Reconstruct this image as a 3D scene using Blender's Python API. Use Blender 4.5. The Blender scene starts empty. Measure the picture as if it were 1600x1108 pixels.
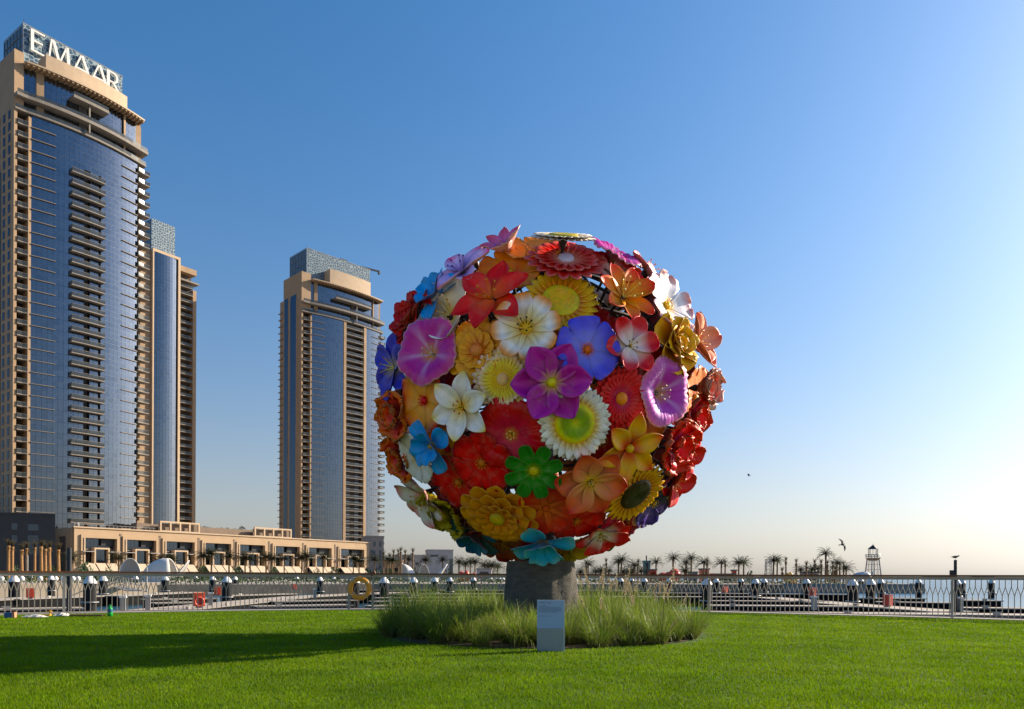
import bpy, math, random
import numpy as np
from mathutils import Vector, Matrix

random.seed(7)
RNG = np.random.default_rng(11)
rad = math.radians
scene = bpy.context.scene
COL = scene.collection

# ------------------------------------------------------------------ camera
FPX = 1178.0                      # focal length in photograph pixels (1600 wide)
CAM_H = 1.2
ROLL = rad(0.25)
cam_data = bpy.data.cameras.new('camera')
cam = bpy.data.objects.new('camera', cam_data)
COL.objects.link(cam)
cam_data.sensor_fit = 'HORIZONTAL'
cam_data.sensor_width = 36.0
cam_data.lens = 36.0 * FPX / 1600.0
cam_data.shift_y = (902 - 554) / 1600.0
cam_data.clip_start = 0.1
cam_data.clip_end = 20000
cam.location = (0, 0, CAM_H)
cam.rotation_euler = (rad(90), -ROLL, 0)
scene.camera = cam

# ------------------------------------------------------------------ sky, sun, exposure
SUN_EL = rad(25.0)
SUN_AZ = rad(26.0)                # angle from +X towards +Y
sun_dir = Vector((math.cos(SUN_AZ) * math.cos(SUN_EL), math.sin(SUN_AZ) * math.cos(SUN_EL), math.sin(SUN_EL)))
world = bpy.data.worlds.new('World')
scene.world = world
world.use_nodes = True
wn = world.node_tree
for n in list(wn.nodes):
    wn.nodes.remove(n)
w_out = wn.nodes.new('ShaderNodeOutputWorld')
w_bg = wn.nodes.new('ShaderNodeBackground')
w_sky = wn.nodes.new('ShaderNodeTexSky')
w_sky.sky_type = 'NISHITA'
w_sky.sun_disc = False
w_sky.sun_elevation = SUN_EL
w_sky.sun_rotation = rad(90) - SUN_AZ
w_sky.altitude = 0
w_sky.air_density = 1.0
w_sky.dust_density = 1.4
w_sky.ozone_density = 6.0
# hazy air low over the horizon: the sky fades there to a warm grey of about its own brightness
w_hsv = wn.nodes.new('ShaderNodeHueSaturation'); w_hsv.inputs['Saturation'].default_value = 1.20; w_hsv.inputs['Hue'].default_value = 0.493; w_hsv.inputs['Value'].default_value = 1.22
w_bw = wn.nodes.new('ShaderNodeRGBToBW')
w_pw = wn.nodes.new('ShaderNodeMath'); w_pw.operation = 'POWER'; w_pw.inputs[1].default_value = 0.75
w_hz = wn.nodes.new('ShaderNodeVectorMath'); w_hz.operation = 'SCALE'; w_hz.inputs[0].default_value = (1.36, 1.27, 1.14)
w_tc = wn.nodes.new('ShaderNodeTexCoord'); w_sep = wn.nodes.new('ShaderNodeSeparateXYZ')
w_mx0 = wn.nodes.new('ShaderNodeMath'); w_mx0.operation = 'MAXIMUM'; w_mx0.inputs[1].default_value = 0.0
w_dv = wn.nodes.new('ShaderNodeMath'); w_dv.operation = 'DIVIDE'; w_dv.inputs[1].default_value = -0.25
w_ex = wn.nodes.new('ShaderNodeMath'); w_ex.operation = 'EXPONENT'
w_mix = wn.nodes.new('ShaderNodeMix'); w_mix.data_type = 'RGBA'
w_bg.inputs['Strength'].default_value = 0.085
wn.links.new(w_sky.outputs[0], w_hsv.inputs['Color'])
wn.links.new(w_sky.outputs[0], w_bw.inputs[0]); wn.links.new(w_bw.outputs[0], w_pw.inputs[0]); wn.links.new(w_pw.outputs[0], w_hz.inputs['Scale'])
wn.links.new(w_tc.outputs['Generated'], w_sep.inputs[0]); wn.links.new(w_sep.outputs['Z'], w_mx0.inputs[0]); wn.links.new(w_mx0.outputs[0], w_dv.inputs[0]); wn.links.new(w_dv.outputs[0], w_ex.inputs[0])
wn.links.new(w_ex.outputs[0], w_mix.inputs['Factor']); wn.links.new(w_hsv.outputs[0], w_mix.inputs['A']); wn.links.new(w_hz.outputs[0], w_mix.inputs['B'])
wn.links.new(w_mix.outputs['Result'], w_bg.inputs[0])
wn.links.new(w_bg.outputs[0], w_out.inputs[0])

sun_data = bpy.data.lights.new('sun', 'SUN')
sun_data.energy = 5.0
sun_data.angle = rad(0.53)
sun_data.color = (1.0, 0.86, 0.68)
sun = bpy.data.objects.new('sun', sun_data)
COL.objects.link(sun)
sun.rotation_euler = sun_dir.to_track_quat('Z', 'Y').to_euler()
sun.location = (60, 30, 60)

scene.view_settings.view_transform = 'Standard'
scene.view_settings.look = 'None'
scene.view_settings.gamma = 1.0
scene.view_settings.use_curve_mapping = False
scene.view_settings.exposure = 0.92

# ------------------------------------------------------------------ measuring helpers (photo pixel -> place)
_c, _s = math.cos(ROLL), math.sin(ROLL)
def ray(px, py):
    a = (px - 800) / FPX; b = (902 - py) / FPX
    return Vector((a * _c - b * _s, 1.0, a * _s + b * _c))
def at(px, py, Y):
    d = ray(px, py); return Vector((d.x * Y, Y, CAM_H + d.z * Y))
def on_z(px, py, Z):
    d = ray(px, py); t = (Z - CAM_H) / d.z
    return Vector((d.x * t, t, Z))
def horizon(px):
    return 902 + (px - 800) * math.tan(ROLL)

def S(r, g, b, k=1.0):
    def f(c):
        c = c / 255.0
        return (c / 12.92 if c <= 0.04045 else ((c + 0.055) / 1.055) ** 2.4) * k
    return (f(r), f(g), f(b))

ORD = ['first', 'second', 'third', 'fourth', 'fifth', 'sixth', 'seventh', 'eighth', 'ninth', 'tenth', 'eleventh', 'twelfth',
       'thirteenth', 'fourteenth', 'fifteenth', 'sixteenth', 'seventeenth', 'eighteenth', 'nineteenth', 'twentieth']
TENS = {20: 'twenty', 30: 'thirty', 40: 'forty', 50: 'fifty', 60: 'sixty'}
def ordinal(i):                   # 0 -> first
    n = i + 1
    if n <= 20: return ORD[i]
    t, u = n // 10 * 10, n % 10
    if u == 0: return {30: 'thirtieth', 40: 'fortieth', 50: 'fiftieth', 60: 'sixtieth'}[t]
    return TENS[t] + '-' + ORD[u - 1]

# ------------------------------------------------------------------ object helpers
def tag(o, label=None, cat=None, group=None, kind=None):
    if label: o['label'] = label
    if cat: o['category'] = cat
    if group: o['group'] = group
    if kind: o['kind'] = kind
    return o
def empty(name, loc=(0, 0, 0), rz=0.0):
    o = bpy.data.objects.new(name, None); COL.objects.link(o)
    o.empty_display_size = 0.3
    o.location = loc; o.rotation_euler = (0, 0, rz)
    return o
def link_mesh(name, me, parent=None, loc=(0, 0, 0), rot=(0, 0, 0), scale=(1, 1, 1)):
    o = bpy.data.objects.new(name, me); COL.objects.link(o)
    o.parent = parent
    o.location = loc; o.rotation_euler = rot; o.scale = scale
    return o
KIDS = {}
def copy_tree(o, parent=None):
    c = o.copy(); COL.objects.link(c); c.parent = parent
    for ch in o.children:
        copy_tree(ch, c)
    return c

class MB:
    """mesh builder: collects pieces and links them as one mesh"""
    def __init__(self):
        self.v = []; self.f = []; self.m = []; self.c = []; self.usec = False; self.mi = 0; self.col = (1, 1, 1)
    def add(self, vs, fs, cols=None):
        b = len(self.v)
        self.v.extend([tuple(p) for p in vs])
        self.f.extend([tuple(i + b for i in f) for f in fs])
        self.m.extend([self.mi] * len(fs))
        if cols is not None:
            self.usec = True; self.c.extend(cols)
        else:
            self.c.extend([self.col] * len(vs))
        return self
    def box(self, x0, x1, y0, y1, z0, z1):
        return self.add([(x0, y0, z0), (x1, y0, z0), (x1, y1, z0), (x0, y1, z0), (x0, y0, z1), (x1, y0, z1), (x1, y1, z1), (x0, y1, z1)],
                        [(0, 3, 2, 1), (4, 5, 6, 7), (0, 1, 5, 4), (1, 2, 6, 5), (2, 3, 7, 6), (3, 0, 4, 7)])
    def obox(self, c, ax, ay, az):
        c = Vector(c); ax = Vector(ax); ay = Vector(ay); az = Vector(az)
        vs = [c + i * ax + j * ay + k * az for k in (-1, 1) for (i, j) in ((-1, -1), (1, -1), (1, 1), (-1, 1))]
        return self.add(vs, [(0, 3, 2, 1), (4, 5, 6, 7), (0, 1, 5, 4), (1, 2, 6, 5), (2, 3, 7, 6), (3, 0, 4, 7)])
    def bar(self, p, q, w, h=None, up=(0, 0, 1)):
        p = Vector(p); q = Vector(q); d = (q - p); L = d.length
        if L < 1e-6: return self
        d /= L; upv = Vector(up)
        if abs(d.dot(upv)) > 0.98: upv = Vector((0, 1, 0))
        s = d.cross(upv).normalized(); u = s.cross(d).normalized()
        return self.obox((p + q) / 2, d * L / 2, s * w / 2, u * (h or w) / 2)
    def tube(self, pts, r, n=8, caps=True):
        pts = [Vector(p) for p in pts]; k = len(pts)
        rs = r if isinstance(r, (list, tuple)) else [r] * k
        vs = []; fs = []
        for i, p in enumerate(pts):
            d = (pts[min(i + 1, k - 1)] - pts[max(i - 1, 0)]).normalized()
            up = Vector((0, 0, 1)) if abs(d.z) < 0.95 else Vector((1, 0, 0))
            a = d.cross(up).normalized(); b = d.cross(a).normalized()
            for j in range(n):
                t = 2 * math.pi * j / n
                vs.append(p + (a * math.cos(t) + b * math.sin(t)) * rs[i])
        for i in range(k - 1):
            for j in range(n):
                fs.append((i * n + j, i * n + (j + 1) % n, (i + 1) * n + (j + 1) % n, (i + 1) * n + j))
        if caps:
            fs.append(tuple(range(n))); fs.append(tuple((k - 1) * n + j for j in reversed(range(n))))
        return self.add(vs, fs)
    def lathe(self, prof, n=16, cx=0, cy=0, caps=True):
        vs = []; fs = []
        for (r, z) in prof:
            for j in range(n):
                t = 2 * math.pi * j / n
                vs.append((cx + r * math.cos(t), cy + r * math.sin(t), z))
        k = len(prof)
        for i in range(k - 1):
            for j in range(n):
                fs.append((i * n + j, i * n + (j + 1) % n, (i + 1) * n + (j + 1) % n, (i + 1) * n + j))
        if caps:
            fs.append(tuple(reversed(range(n)))); fs.append(tuple((k - 1) * n + j for j in range(n)))
        return self.add(vs, fs)
    def prism(self, poly, z0, z1):
        n = len(poly)
        vs = [(x, y, z0) for x, y in poly] + [(x, y, z1) for x, y in poly]
        fs = [tuple(reversed(range(n))), tuple(range(n, 2 * n))] + [(i, (i + 1) % n, n + (i + 1) % n, n + i) for i in range(n)]
        return self.add(vs, fs)
    def torus(self, R, r, n=40, m=12, sq=1.0):
        vs = []; fs = []
        for i in range(n):
            t = 2 * math.pi * i / n
            for j in range(m):
                p = 2 * math.pi * j / m
                rr = R + r * math.cos(p)
                vs.append((rr * math.cos(t), rr * math.sin(t), r * sq * math.sin(p)))
        for i in range(n):
            for j in range(m):
                fs.append((i * m + j, ((i + 1) % n) * m + j, ((i + 1) % n) * m + (j + 1) % m, i * m + (j + 1) % m))
        return self.add(vs, fs)
    def strip(self, xs, yf, y1, z0, z1, yb=None):
        """curved slab: front edge yf(x), back edge y1 (number) or yb(x)"""
        g = yb or (lambda x: y1)
        vs = []
        for x in xs:
            vs += [(x, yf(x), z0), (x, yf(x), z1), (x, g(x), z1), (x, g(x), z0)]
        fs = []
        for i in range(len(xs) - 1):
            a = 4 * i; b = a + 4
            fs += [(a, b, b + 1, a + 1), (a + 1, b + 1, b + 2, a + 2), (a + 2, b + 2, b + 3, a + 3), (a + 3, b + 3, b, a)]
        e = 4 * (len(xs) - 1)
        fs += [(0, 1, 2, 3), (e + 3, e + 2, e + 1, e)]
        return self.add(vs, fs)
    def mesh(self, name, mats, smooth=False):
        me = bpy.data.meshes.new(name)
        me.from_pydata(self.v, [], self.f)
        if not isinstance(mats, (list, tuple)): mats = [mats]
        for m in mats: me.materials.append(m)
        if len(mats) > 1: me.polygons.foreach_set('material_index', self.m)
        if smooth is True: me.polygons.foreach_set('use_smooth', [True] * len(self.f))
        if self.usec:
            at_ = me.color_attributes.new('Col', 'FLOAT_COLOR', 'POINT')
            arr = np.ones((len(self.c), 4), dtype=np.float32); arr[:, :3] = np.array(self.c, dtype=np.float32)
            at_.data.foreach_set('color', arr.ravel())
        me.update()
        if smooth == 'auto':
            me.polygons.foreach_set('use_smooth', [True] * len(self.f))
            try: me.set_sharp_from_angle(angle=rad(35))
            except Exception: pass
        return me
    def build(self, name, mats, parent=None, smooth=False, loc=(0, 0, 0), rot=(0, 0, 0)):
        return link_mesh(name, self.mesh(name, mats, smooth), parent, loc, rot)

def lin(a, b, n):
    return [a + (b - a) * i / n for i in range(n + 1)]

# ------------------------------------------------------------------ materials
def mat(name, col, rough=0.6, metal=0.0, var=0.15, scale=3.0, bump=0.0, bscale=20.0, coat=0.0, attr=None, spec=0.5, stretch=None, transl=0.0):
    m = bpy.data.materials.new(name); m.use_nodes = True
    nt = m.node_tree; bs = nt.nodes['Principled BSDF']
    bs.inputs['Roughness'].default_value = rough
    bs.inputs['Metallic'].default_value = metal
    bs.inputs['Specular IOR Level'].default_value = spec
    bs.inputs['Coat Weight'].default_value = coat
    bs.inputs['Coat Roughness'].default_value = 0.15
    tc = nt.nodes.new('ShaderNodeTexCoord')
    mp = nt.nodes.new('ShaderNodeMapping')
    if stretch: mp.inputs['Scale'].default_value = stretch
    nt.links.new(tc.outputs['Object'], mp.inputs['Vector'])
    nz = nt.nodes.new('ShaderNodeTexNoise')
    nz.inputs['Scale'].default_value = scale; nz.inputs['Detail'].default_value = 6; nz.inputs['Roughness'].default_value = 0.6
    nt.links.new(mp.outputs[0], nz.inputs['Vector'])
    mr = nt.nodes.new('ShaderNodeMapRange')
    mr.inputs['From Min'].default_value = 0.3; mr.inputs['From Max'].default_value = 0.7
    mr.inputs['To Min'].default_value = 1 - var; mr.inputs['To Max'].default_value = 1 + var
    nt.links.new(nz.outputs['Fac'], mr.inputs['Value'])
    vm = nt.nodes.new('ShaderNodeVectorMath'); vm.operation = 'SCALE'
    if attr:
        an = nt.nodes.new('ShaderNodeAttribute'); an.attribute_name = attr
        nt.links.new(an.outputs['Color'], vm.inputs[0])
    else:
        vm.inputs[0].default_value = col
    nt.links.new(mr.outputs[0], vm.inputs['Scale'])
    nt.links.new(vm.outputs[0], bs.inputs['Base Color'])
    if bump:
        n2 = nt.nodes.new('ShaderNodeTexNoise'); n2.inputs['Scale'].default_value = bscale; n2.inputs['Detail'].default_value = 5
        nt.links.new(mp.outputs[0], n2.inputs['Vector'])
        bp = nt.nodes.new('ShaderNodeBump'); bp.inputs['Strength'].default_value = bump; bp.inputs['Distance'].default_value = 0.05
        nt.links.new(n2.outputs['Fac'], bp.inputs['Height'])
        nt.links.new(bp.outputs[0], bs.inputs['Normal'])
    if transl:
        tr = nt.nodes.new('ShaderNodeBsdfTranslucent'); mx = nt.nodes.new('ShaderNodeMixShader')
        mx.inputs[0].default_value = transl
        nt.links.new(vm.outputs[0], tr.inputs['Color'])
        nt.links.new(bs.outputs[0], mx.inputs[1]); nt.links.new(tr.outputs[0], mx.inputs[2])
        nt.links.new(mx.outputs[0], nt.nodes['Material Output'].inputs['Surface'])
    return m

def glass_mat(name, tint, dark, mix=0.75, rough=0.03):
    """coated facade glass: strong tinted mirror over a dark room"""
    m = bpy.data.materials.new(name); m.use_nodes = True
    nt = m.node_tree; nt.nodes.remove(nt.nodes['Principled BSDF'])
    out = nt.nodes['Material Output']
    gl = nt.nodes.new('ShaderNodeBsdfGlossy'); gl.inputs['Color'].default_value = (*tint, 1); gl.inputs['Roughness'].default_value = rough
    df = nt.nodes.new('ShaderNodeBsdfDiffuse'); df.inputs['Color'].default_value = (*dark, 1)
    tc = nt.nodes.new('ShaderNodeTexCoord'); nz = nt.nodes.new('ShaderNodeTexNoise')
    nz.inputs['Scale'].default_value = 0.35; nz.inputs['Detail'].default_value = 3
    nt.links.new(tc.outputs['Object'], nz.inputs['Vector'])
    bp = nt.nodes.new('ShaderNodeBump'); bp.inputs['Strength'].default_value = 0.04; bp.inputs['Distance'].default_value = 0.3
    nt.links.new(nz.outputs['Fac'], bp.inputs['Height']); nt.links.new(bp.outputs[0], gl.inputs['Normal'])
    mx = nt.nodes.new('ShaderNodeMixShader'); mx.inputs[0].default_value = mix
    nt.links.new(df.outputs[0], mx.inputs[1]); nt.links.new(gl.outputs[0], mx.inputs[2])
    nt.links.new(mx.outputs[0], out.inputs['Surface'])
    return m

def lattice_mat(name):
    m = bpy.data.materials.new(name); m.use_nodes = True
    nt = m.node_tree; bs = nt.nodes['Principled BSDF']
    tc = nt.nodes.new('ShaderNodeTexCoord')
    vo = nt.nodes.new('ShaderNodeTexVoronoi'); vo.feature = 'DISTANCE_TO_EDGE'
    vo.inputs['Scale'].default_value = 0.85; vo.inputs['Randomness'].default_value = 0.75
    nt.links.new(tc.outputs['Object'], vo.inputs['Vector'])
    rp = nt.nodes.new('ShaderNodeValToRGB')
    rp.color_ramp.elements[0].position = 0.075; rp.color_ramp.elements[0].color = (0.27, 0.33, 0.335, 1)
    rp.color_ramp.elements[1].position = 0.11; rp.color_ramp.elements[1].color = (0.035, 0.075, 0.12, 1)
    nt.links.new(vo.outputs['Distance'], rp.inputs['Fac'])
    nt.links.new(rp.outputs[0], bs.inputs['Base Color'])
    bs.inputs['Roughness'].default_value = 0.35
    return m

M = {}
M['tan'] = mat('tan_stone', (0.345, 0.225, 0.125), 0.8, var=0.10, scale=0.25, bump=0.1, bscale=1.5)
M['tan_pale'] = mat('pale_stone', (0.49, 0.355, 0.225), 0.75, var=0.07, scale=0.4)
M['podium'] = mat('podium_stone', (0.42, 0.29, 0.17), 0.8, var=0.09, scale=0.3, bump=0.1, bscale=1.5)
M['slab'] = mat('balcony_concrete', (0.215, 0.185, 0.15), 0.8, var=0.12, scale=0.8)
M['rail_glass'] = mat('balcony_glass', (0.07, 0.075, 0.075), 0.15, var=0.2, scale=0.5, spec=0.6)
_nt = M['rail_glass'].node_tree; _tr = _nt.nodes.new('ShaderNodeBsdfTransparent'); _mx = _nt.nodes.new('ShaderNodeMixShader'); _mx.inputs[0].default_value = 0.5
_tr.inputs[0].default_value = (0.75, 0.8, 0.8, 1)
_nt.links.new(_nt.nodes['Principled BSDF'].outputs[0], _mx.inputs[1]); _nt.links.new(_tr.outputs[0], _mx.inputs[2]); _nt.links.new(_mx.outputs[0], _nt.nodes['Material Output'].inputs['Surface'])
M['recess'] = mat('loggia_recess', (0.10, 0.08, 0.065), 0.8, var=0.2, scale=0.4)
M['mullion'] = mat('mullion_metal', (0.10, 0.13, 0.17), 0.5, metal=0.3, var=0.1)
M['glass'] = glass_mat('facade_glass', (0.205, 0.225, 0.262), (0.014, 0.02, 0.03), 0.85)
M['glass_b'] = glass_mat('facade_glass_pale', (0.22, 0.24, 0.275), (0.03, 0.034, 0.04), 0.78)
M['glass_c'] = glass_mat('facade_glass_deep', (0.185, 0.205, 0.24), (0.012, 0.017, 0.025), 0.85)
M['glass_dark'] = glass_mat('window_glass', (0.10, 0.13, 0.17), (0.012, 0.016, 0.02), 0.75)
M['lattice'] = lattice_mat('lattice_screen')
M['crown_glass'] = mat('crown_panel', (0.06, 0.085, 0.11), 0.25, var=0.3, scale=0.4)
M['crown_trim'] = mat('crown_trim', (0.16, 0.17, 0.18), 0.5, var=0.1)
M['letter'] = mat('sign_letter_white', (0.70, 0.66, 0.60), 0.45, var=0.04)
M['slate'] = mat('slate_cladding', (0.022, 0.024, 0.026), 0.55, var=0.25, scale=0.5)
M['grey_wall'] = mat('grey_render', (0.22, 0.205, 0.19), 0.85, var=0.10, scale=0.4)
M['pale_wall'] = mat('pale_render', (0.33, 0.33, 0.34), 0.85, var=0.10, scale=0.4)
M['brown_wall'] = mat('brown_parapet', (0.20, 0.145, 0.10), 0.85, var=0.12, scale=0.5)
M['white_paint'] = mat('white_paint', (0.74, 0.72, 0.68), 0.5, var=0.07, scale=1.2)
M['canopy'] = mat('canopy_membrane', (0.60, 0.575, 0.53), 0.55, var=0.06, scale=0.6)
M['awning'] = mat('awning_fabric', (0.50, 0.39, 0.27), 0.8, var=0.06, scale=1.0)
M['pile'] = mat('black_pile_sleeve', (0.012, 0.012, 0.013), 0.6, spec=0.15, var=0.3, scale=2.0, bump=0.2, bscale=6)
M['pile_cap'] = mat('white_pile_cap', (0.72, 0.70, 0.67), 0.45, var=0.08, scale=3.0)
M['deck'] = mat('pontoon_deck', (0.40, 0.335, 0.26), 0.85, var=0.15, scale=1.5, bump=0.2, bscale=8)
M['float'] = mat('pontoon_float', (0.010, 0.010, 0.010), 0.9, spec=0.05, var=0.3, scale=1.0)
M['fender'] = mat('pontoon_fender', (0.20, 0.175, 0.145), 0.7, var=0.12, scale=2.0)
M['steel'] = mat('grey_steel', (0.34, 0.325, 0.30), 0.45, metal=0.5, var=0.08, scale=4.0)
M['rail_steel'] = mat('railing_paint', (0.36, 0.31, 0.25), 0.5, metal=0.15, var=0.10, scale=3.0)
M['wood'] = mat('handrail_wood', (0.16, 0.055, 0.02), 0.45, var=0.3, scale=1.2, stretch=(1, 8, 8))
M['dark_steel'] = mat('dark_steel', (0.02, 0.021, 0.025), 0.5, metal=0.3, var=0.15)
M['concrete'] = mat('promenade_concrete', (0.42, 0.37, 0.31), 0.9, var=0.16, scale=1.1, bump=0.15, bscale=15)
M['bounce_plaza'] = mat('bounce_paving', (0.46, 0.42, 0.36), 0.85, var=0.08, scale=0.8)
M['quay'] = mat('quay_concrete', (0.24, 0.22, 0.20), 0.9, var=0.22, scale=0.5, bump=0.2, bscale=3)
M['tan_quay'] = mat('tan_quay_wall', (0.46, 0.36, 0.25), 0.9, var=0.15, scale=0.6)
M['paving'] = mat('far_paving', (0.34, 0.29, 0.235), 0.9, var=0.12, scale=0.3)
M['orange'] = mat('orange_paint', (0.75, 0.10, 0.015), 0.4, var=0.08, scale=4)
M['red'] = mat('red_paint', (0.50, 0.05, 0.02), 0.4, var=0.1, scale=4)
M['coral'] = mat('coral_paint', (0.62, 0.075, 0.03), 0.45, var=0.1, scale=1)
M['yellow'] = mat('yellow_paint', (0.72, 0.33, 0.02), 0.45, var=0.1, scale=2)
M['teal'] = mat('teal_cladding', (0.055, 0.14, 0.14), 0.5, var=0.15, scale=1)
M['buoy'] = mat('lifebuoy_orange', (0.74, 0.29, 0.012), 0.5, var=0.10, scale=6, bump=0.1, bscale=40)
M['tape'] = mat('reflective_tape', (0.55, 0.36, 0.16), 0.35, var=0.1, scale=20)
M['bird'] = mat('gull_feathers', (0.07, 0.062, 0.055), 0.8, var=0.3, scale=8)
M['palm_trunk'] = mat('palm_bark', (0.20, 0.125, 0.065), 0.9, var=0.3, scale=3, bump=0.5, bscale=7, stretch=(1, 1, 2))
M['palm_gold'] = mat('golden_palm_bark', (0.30, 0.155, 0.055), 0.9, var=0.25, scale=3, bump=0.5, bscale=7, stretch=(1, 1, 2))
M['palm_leaf'] = mat('palm_leaf', (0.075, 0.088, 0.034), 0.6, var=0.3, scale=1.5, transl=0.2)
M['palm_dry'] = mat('dry_palm_leaf', (0.15, 0.115, 0.045), 0.7, var=0.3, scale=1.5, transl=0.15)
M['shrub'] = mat('shrub_leaf', (0.045, 0.085, 0.022), 0.6, var=0.35, scale=1.2, transl=0.2)
M['shrub_dark'] = mat('dark_shrub_leaf', (0.022, 0.036, 0.014), 0.6, var=0.3, scale=1.2)
M['soil'] = mat('bed_soil', (0.10, 0.065, 0.036), 0.95, var=0.35, scale=3, bump=0.5, bscale=25)
M['trunk_stone'] = mat('rough_trunk_coat', (0.125, 0.112, 0.092), 0.95, var=0.35, scale=5, bump=1.0, bscale=26, stretch=(1, 1, 3))
M['frame'] = mat('dark_steel_frame', (0.035, 0.026, 0.02), 0.5, metal=0.4, var=0.2)
M['petal'] = mat('painted_resin', (1, 1, 1), 0.34, var=0.08, scale=2.6, coat=0.0, spec=0.28, attr='Col', bump=0.06, bscale=14)
M['plaque_sky_tint'] = mat('plaque_face', (0.30, 0.42, 0.60), 0.22, var=0.05, scale=2)  # blue of the reflected sky is put into the base colour
M['plaque_grey'] = mat('plaque_lower', (0.31, 0.305, 0.295), 0.4, var=0.06, scale=2)
M['plaque_edge'] = mat('plaque_edge', (0.55, 0.54, 0.52), 0.4, var=0.05)
M['ink'] = mat('plaque_lettering', (0.055, 0.085, 0.15), 0.5, var=0.05)
M['bottle'] = mat('green_bottle', (0.01, 0.30, 0.045), 0.12, var=0.1, scale=10)
M['blue'] = mat('blue_print', (0.02, 0.09, 0.26), 0.5, var=0.15, scale=12)
M['salmon'] = mat('salmon_card', (0.60, 0.24, 0.12), 0.7, var=0.12, scale=12)
M['litter'] = mat('crumpled_plastic', (0.55, 0.50, 0.43), 0.4, var=0.3, scale=12, bump=0.4, bscale=20)

def weather(m, dust, amount, scale):
    nt = m.node_tree; bs = nt.nodes['Principled BSDF']; src = bs.inputs['Base Color'].links[0].from_socket
    tc = nt.nodes.new('ShaderNodeTexCoord'); nz = nt.nodes.new('ShaderNodeTexNoise'); nz.inputs['Scale'].default_value = scale; nz.inputs['Detail'].default_value = 9; nz.inputs['Roughness'].default_value = 0.75
    nt.links.new(tc.outputs['Object'], nz.inputs['Vector'])
    mr = nt.nodes.new('ShaderNodeMapRange'); mr.inputs['From Min'].default_value = 0.50; mr.inputs['From Max'].default_value = 0.75; mr.inputs['To Max'].default_value = amount
    nt.links.new(nz.outputs['Fac'], mr.inputs['Value'])
    mx = nt.nodes.new('ShaderNodeMix'); mx.data_type = 'RGBA'; mx.inputs['B'].default_value = (*dust, 1)
    nt.links.new(mr.outputs[0], mx.inputs['Factor']); nt.links.new(src, mx.inputs['A']); nt.links.new(mx.outputs['Result'], bs.inputs['Base Color'])
    rr = nt.nodes.new('ShaderNodeMapRange'); rr.inputs['From Min'].default_value = 0.35; rr.inputs['From Max'].default_value = 0.7; r0 = bs.inputs['Roughness'].default_value
    rr.inputs['To Min'].default_value = r0 * 0.85; rr.inputs['To Max'].default_value = min(1, r0 * 1.6)
    nt.links.new(nz.outputs['Fac'], rr.inputs['Value']); nt.links.new(rr.outputs[0], bs.inputs['Roughness'])
weather(M['petal'], (0.40, 0.30, 0.20), 0.30, 3.2)
weather(M['podium'], (0.30, 0.21, 0.13), 0.35, 0.6)
weather(M['tan'], (0.27, 0.19, 0.12), 0.35, 0.35)
weather(M['white_paint'], (0.40, 0.36, 0.30), 0.4, 3.0)
weather(M['pile_cap'], (0.38, 0.33, 0.26), 0.45, 4.0)
weather(M['concrete'], (0.25, 0.21, 0.17), 0.5, 2.0)
weather(M['deck'], (0.22, 0.18, 0.14), 0.5, 1.2)
# =================================================================== SETTING
M['lawn_soil'] = mat('lawn_thatch', (0.045, 0.10, 0.006), 0.95, var=0.35, scale=2.5, bump=0.4, bscale=60)
M['grass'] = mat('grass_blade', (1, 1, 1), 0.55, var=0.22, scale=0.9, attr='Col', transl=0.45, spec=0.08)

M['brown_quay'] = mat('brown_quay_wall', (0.16, 0.13, 0.10), 0.9, var=0.35, scale=0.7, bump=0.3, bscale=2)
def rail_y(x):
    """depth of the curved railing line at sideways position x"""
    q = 28.2 - 0.0245 * (x + 0.6) ** 2
    if abs(x + 0.6) > 20:
        e = 20; base = 28.2 - 0.0245 * e * e; return base - 2 * 0.0245 * e * (abs(x + 0.6) - e)
    return q
XS = lin(-60, 60, 96)
def band(name, o_near, o_far, z0, z1, m, kind='structure'):
    b = MB(); b.strip(XS, lambda x: rail_y(x) + o_near, 0, z0, z1, yb=lambda x: rail_y(x) + o_far)
    o = b.build(name, m); tag(o, kind=kind); return o

# lawn ground
b = MB(); ys = [-30, 0, 6, 12, 18]
vs = []; fs = []
for i, x in enumerate(XS):
    for j in range(6):
        t = j / 5
        y0 = 4.0; y1 = rail_y(x) - 0.75
        vs.append((x, y0 + (y1 - y0) * t, 0.0))
for i in range(len(XS) - 1):
    for j in range(5):
        a = i * 6 + j; fs.append((a, a + 6, a + 7, a + 1))
b.add(vs, fs); lawn = b.build('lawn_ground', M['lawn_soil']); tag(lawn, kind='structure')

BED_C = (0.62, 16.0); BED_R = 3.46
def bed_edge(t):
    return BED_R * (1 + 0.035 * math.sin(3 * t + 1) + 0.025 * math.sin(7 * t))

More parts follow.
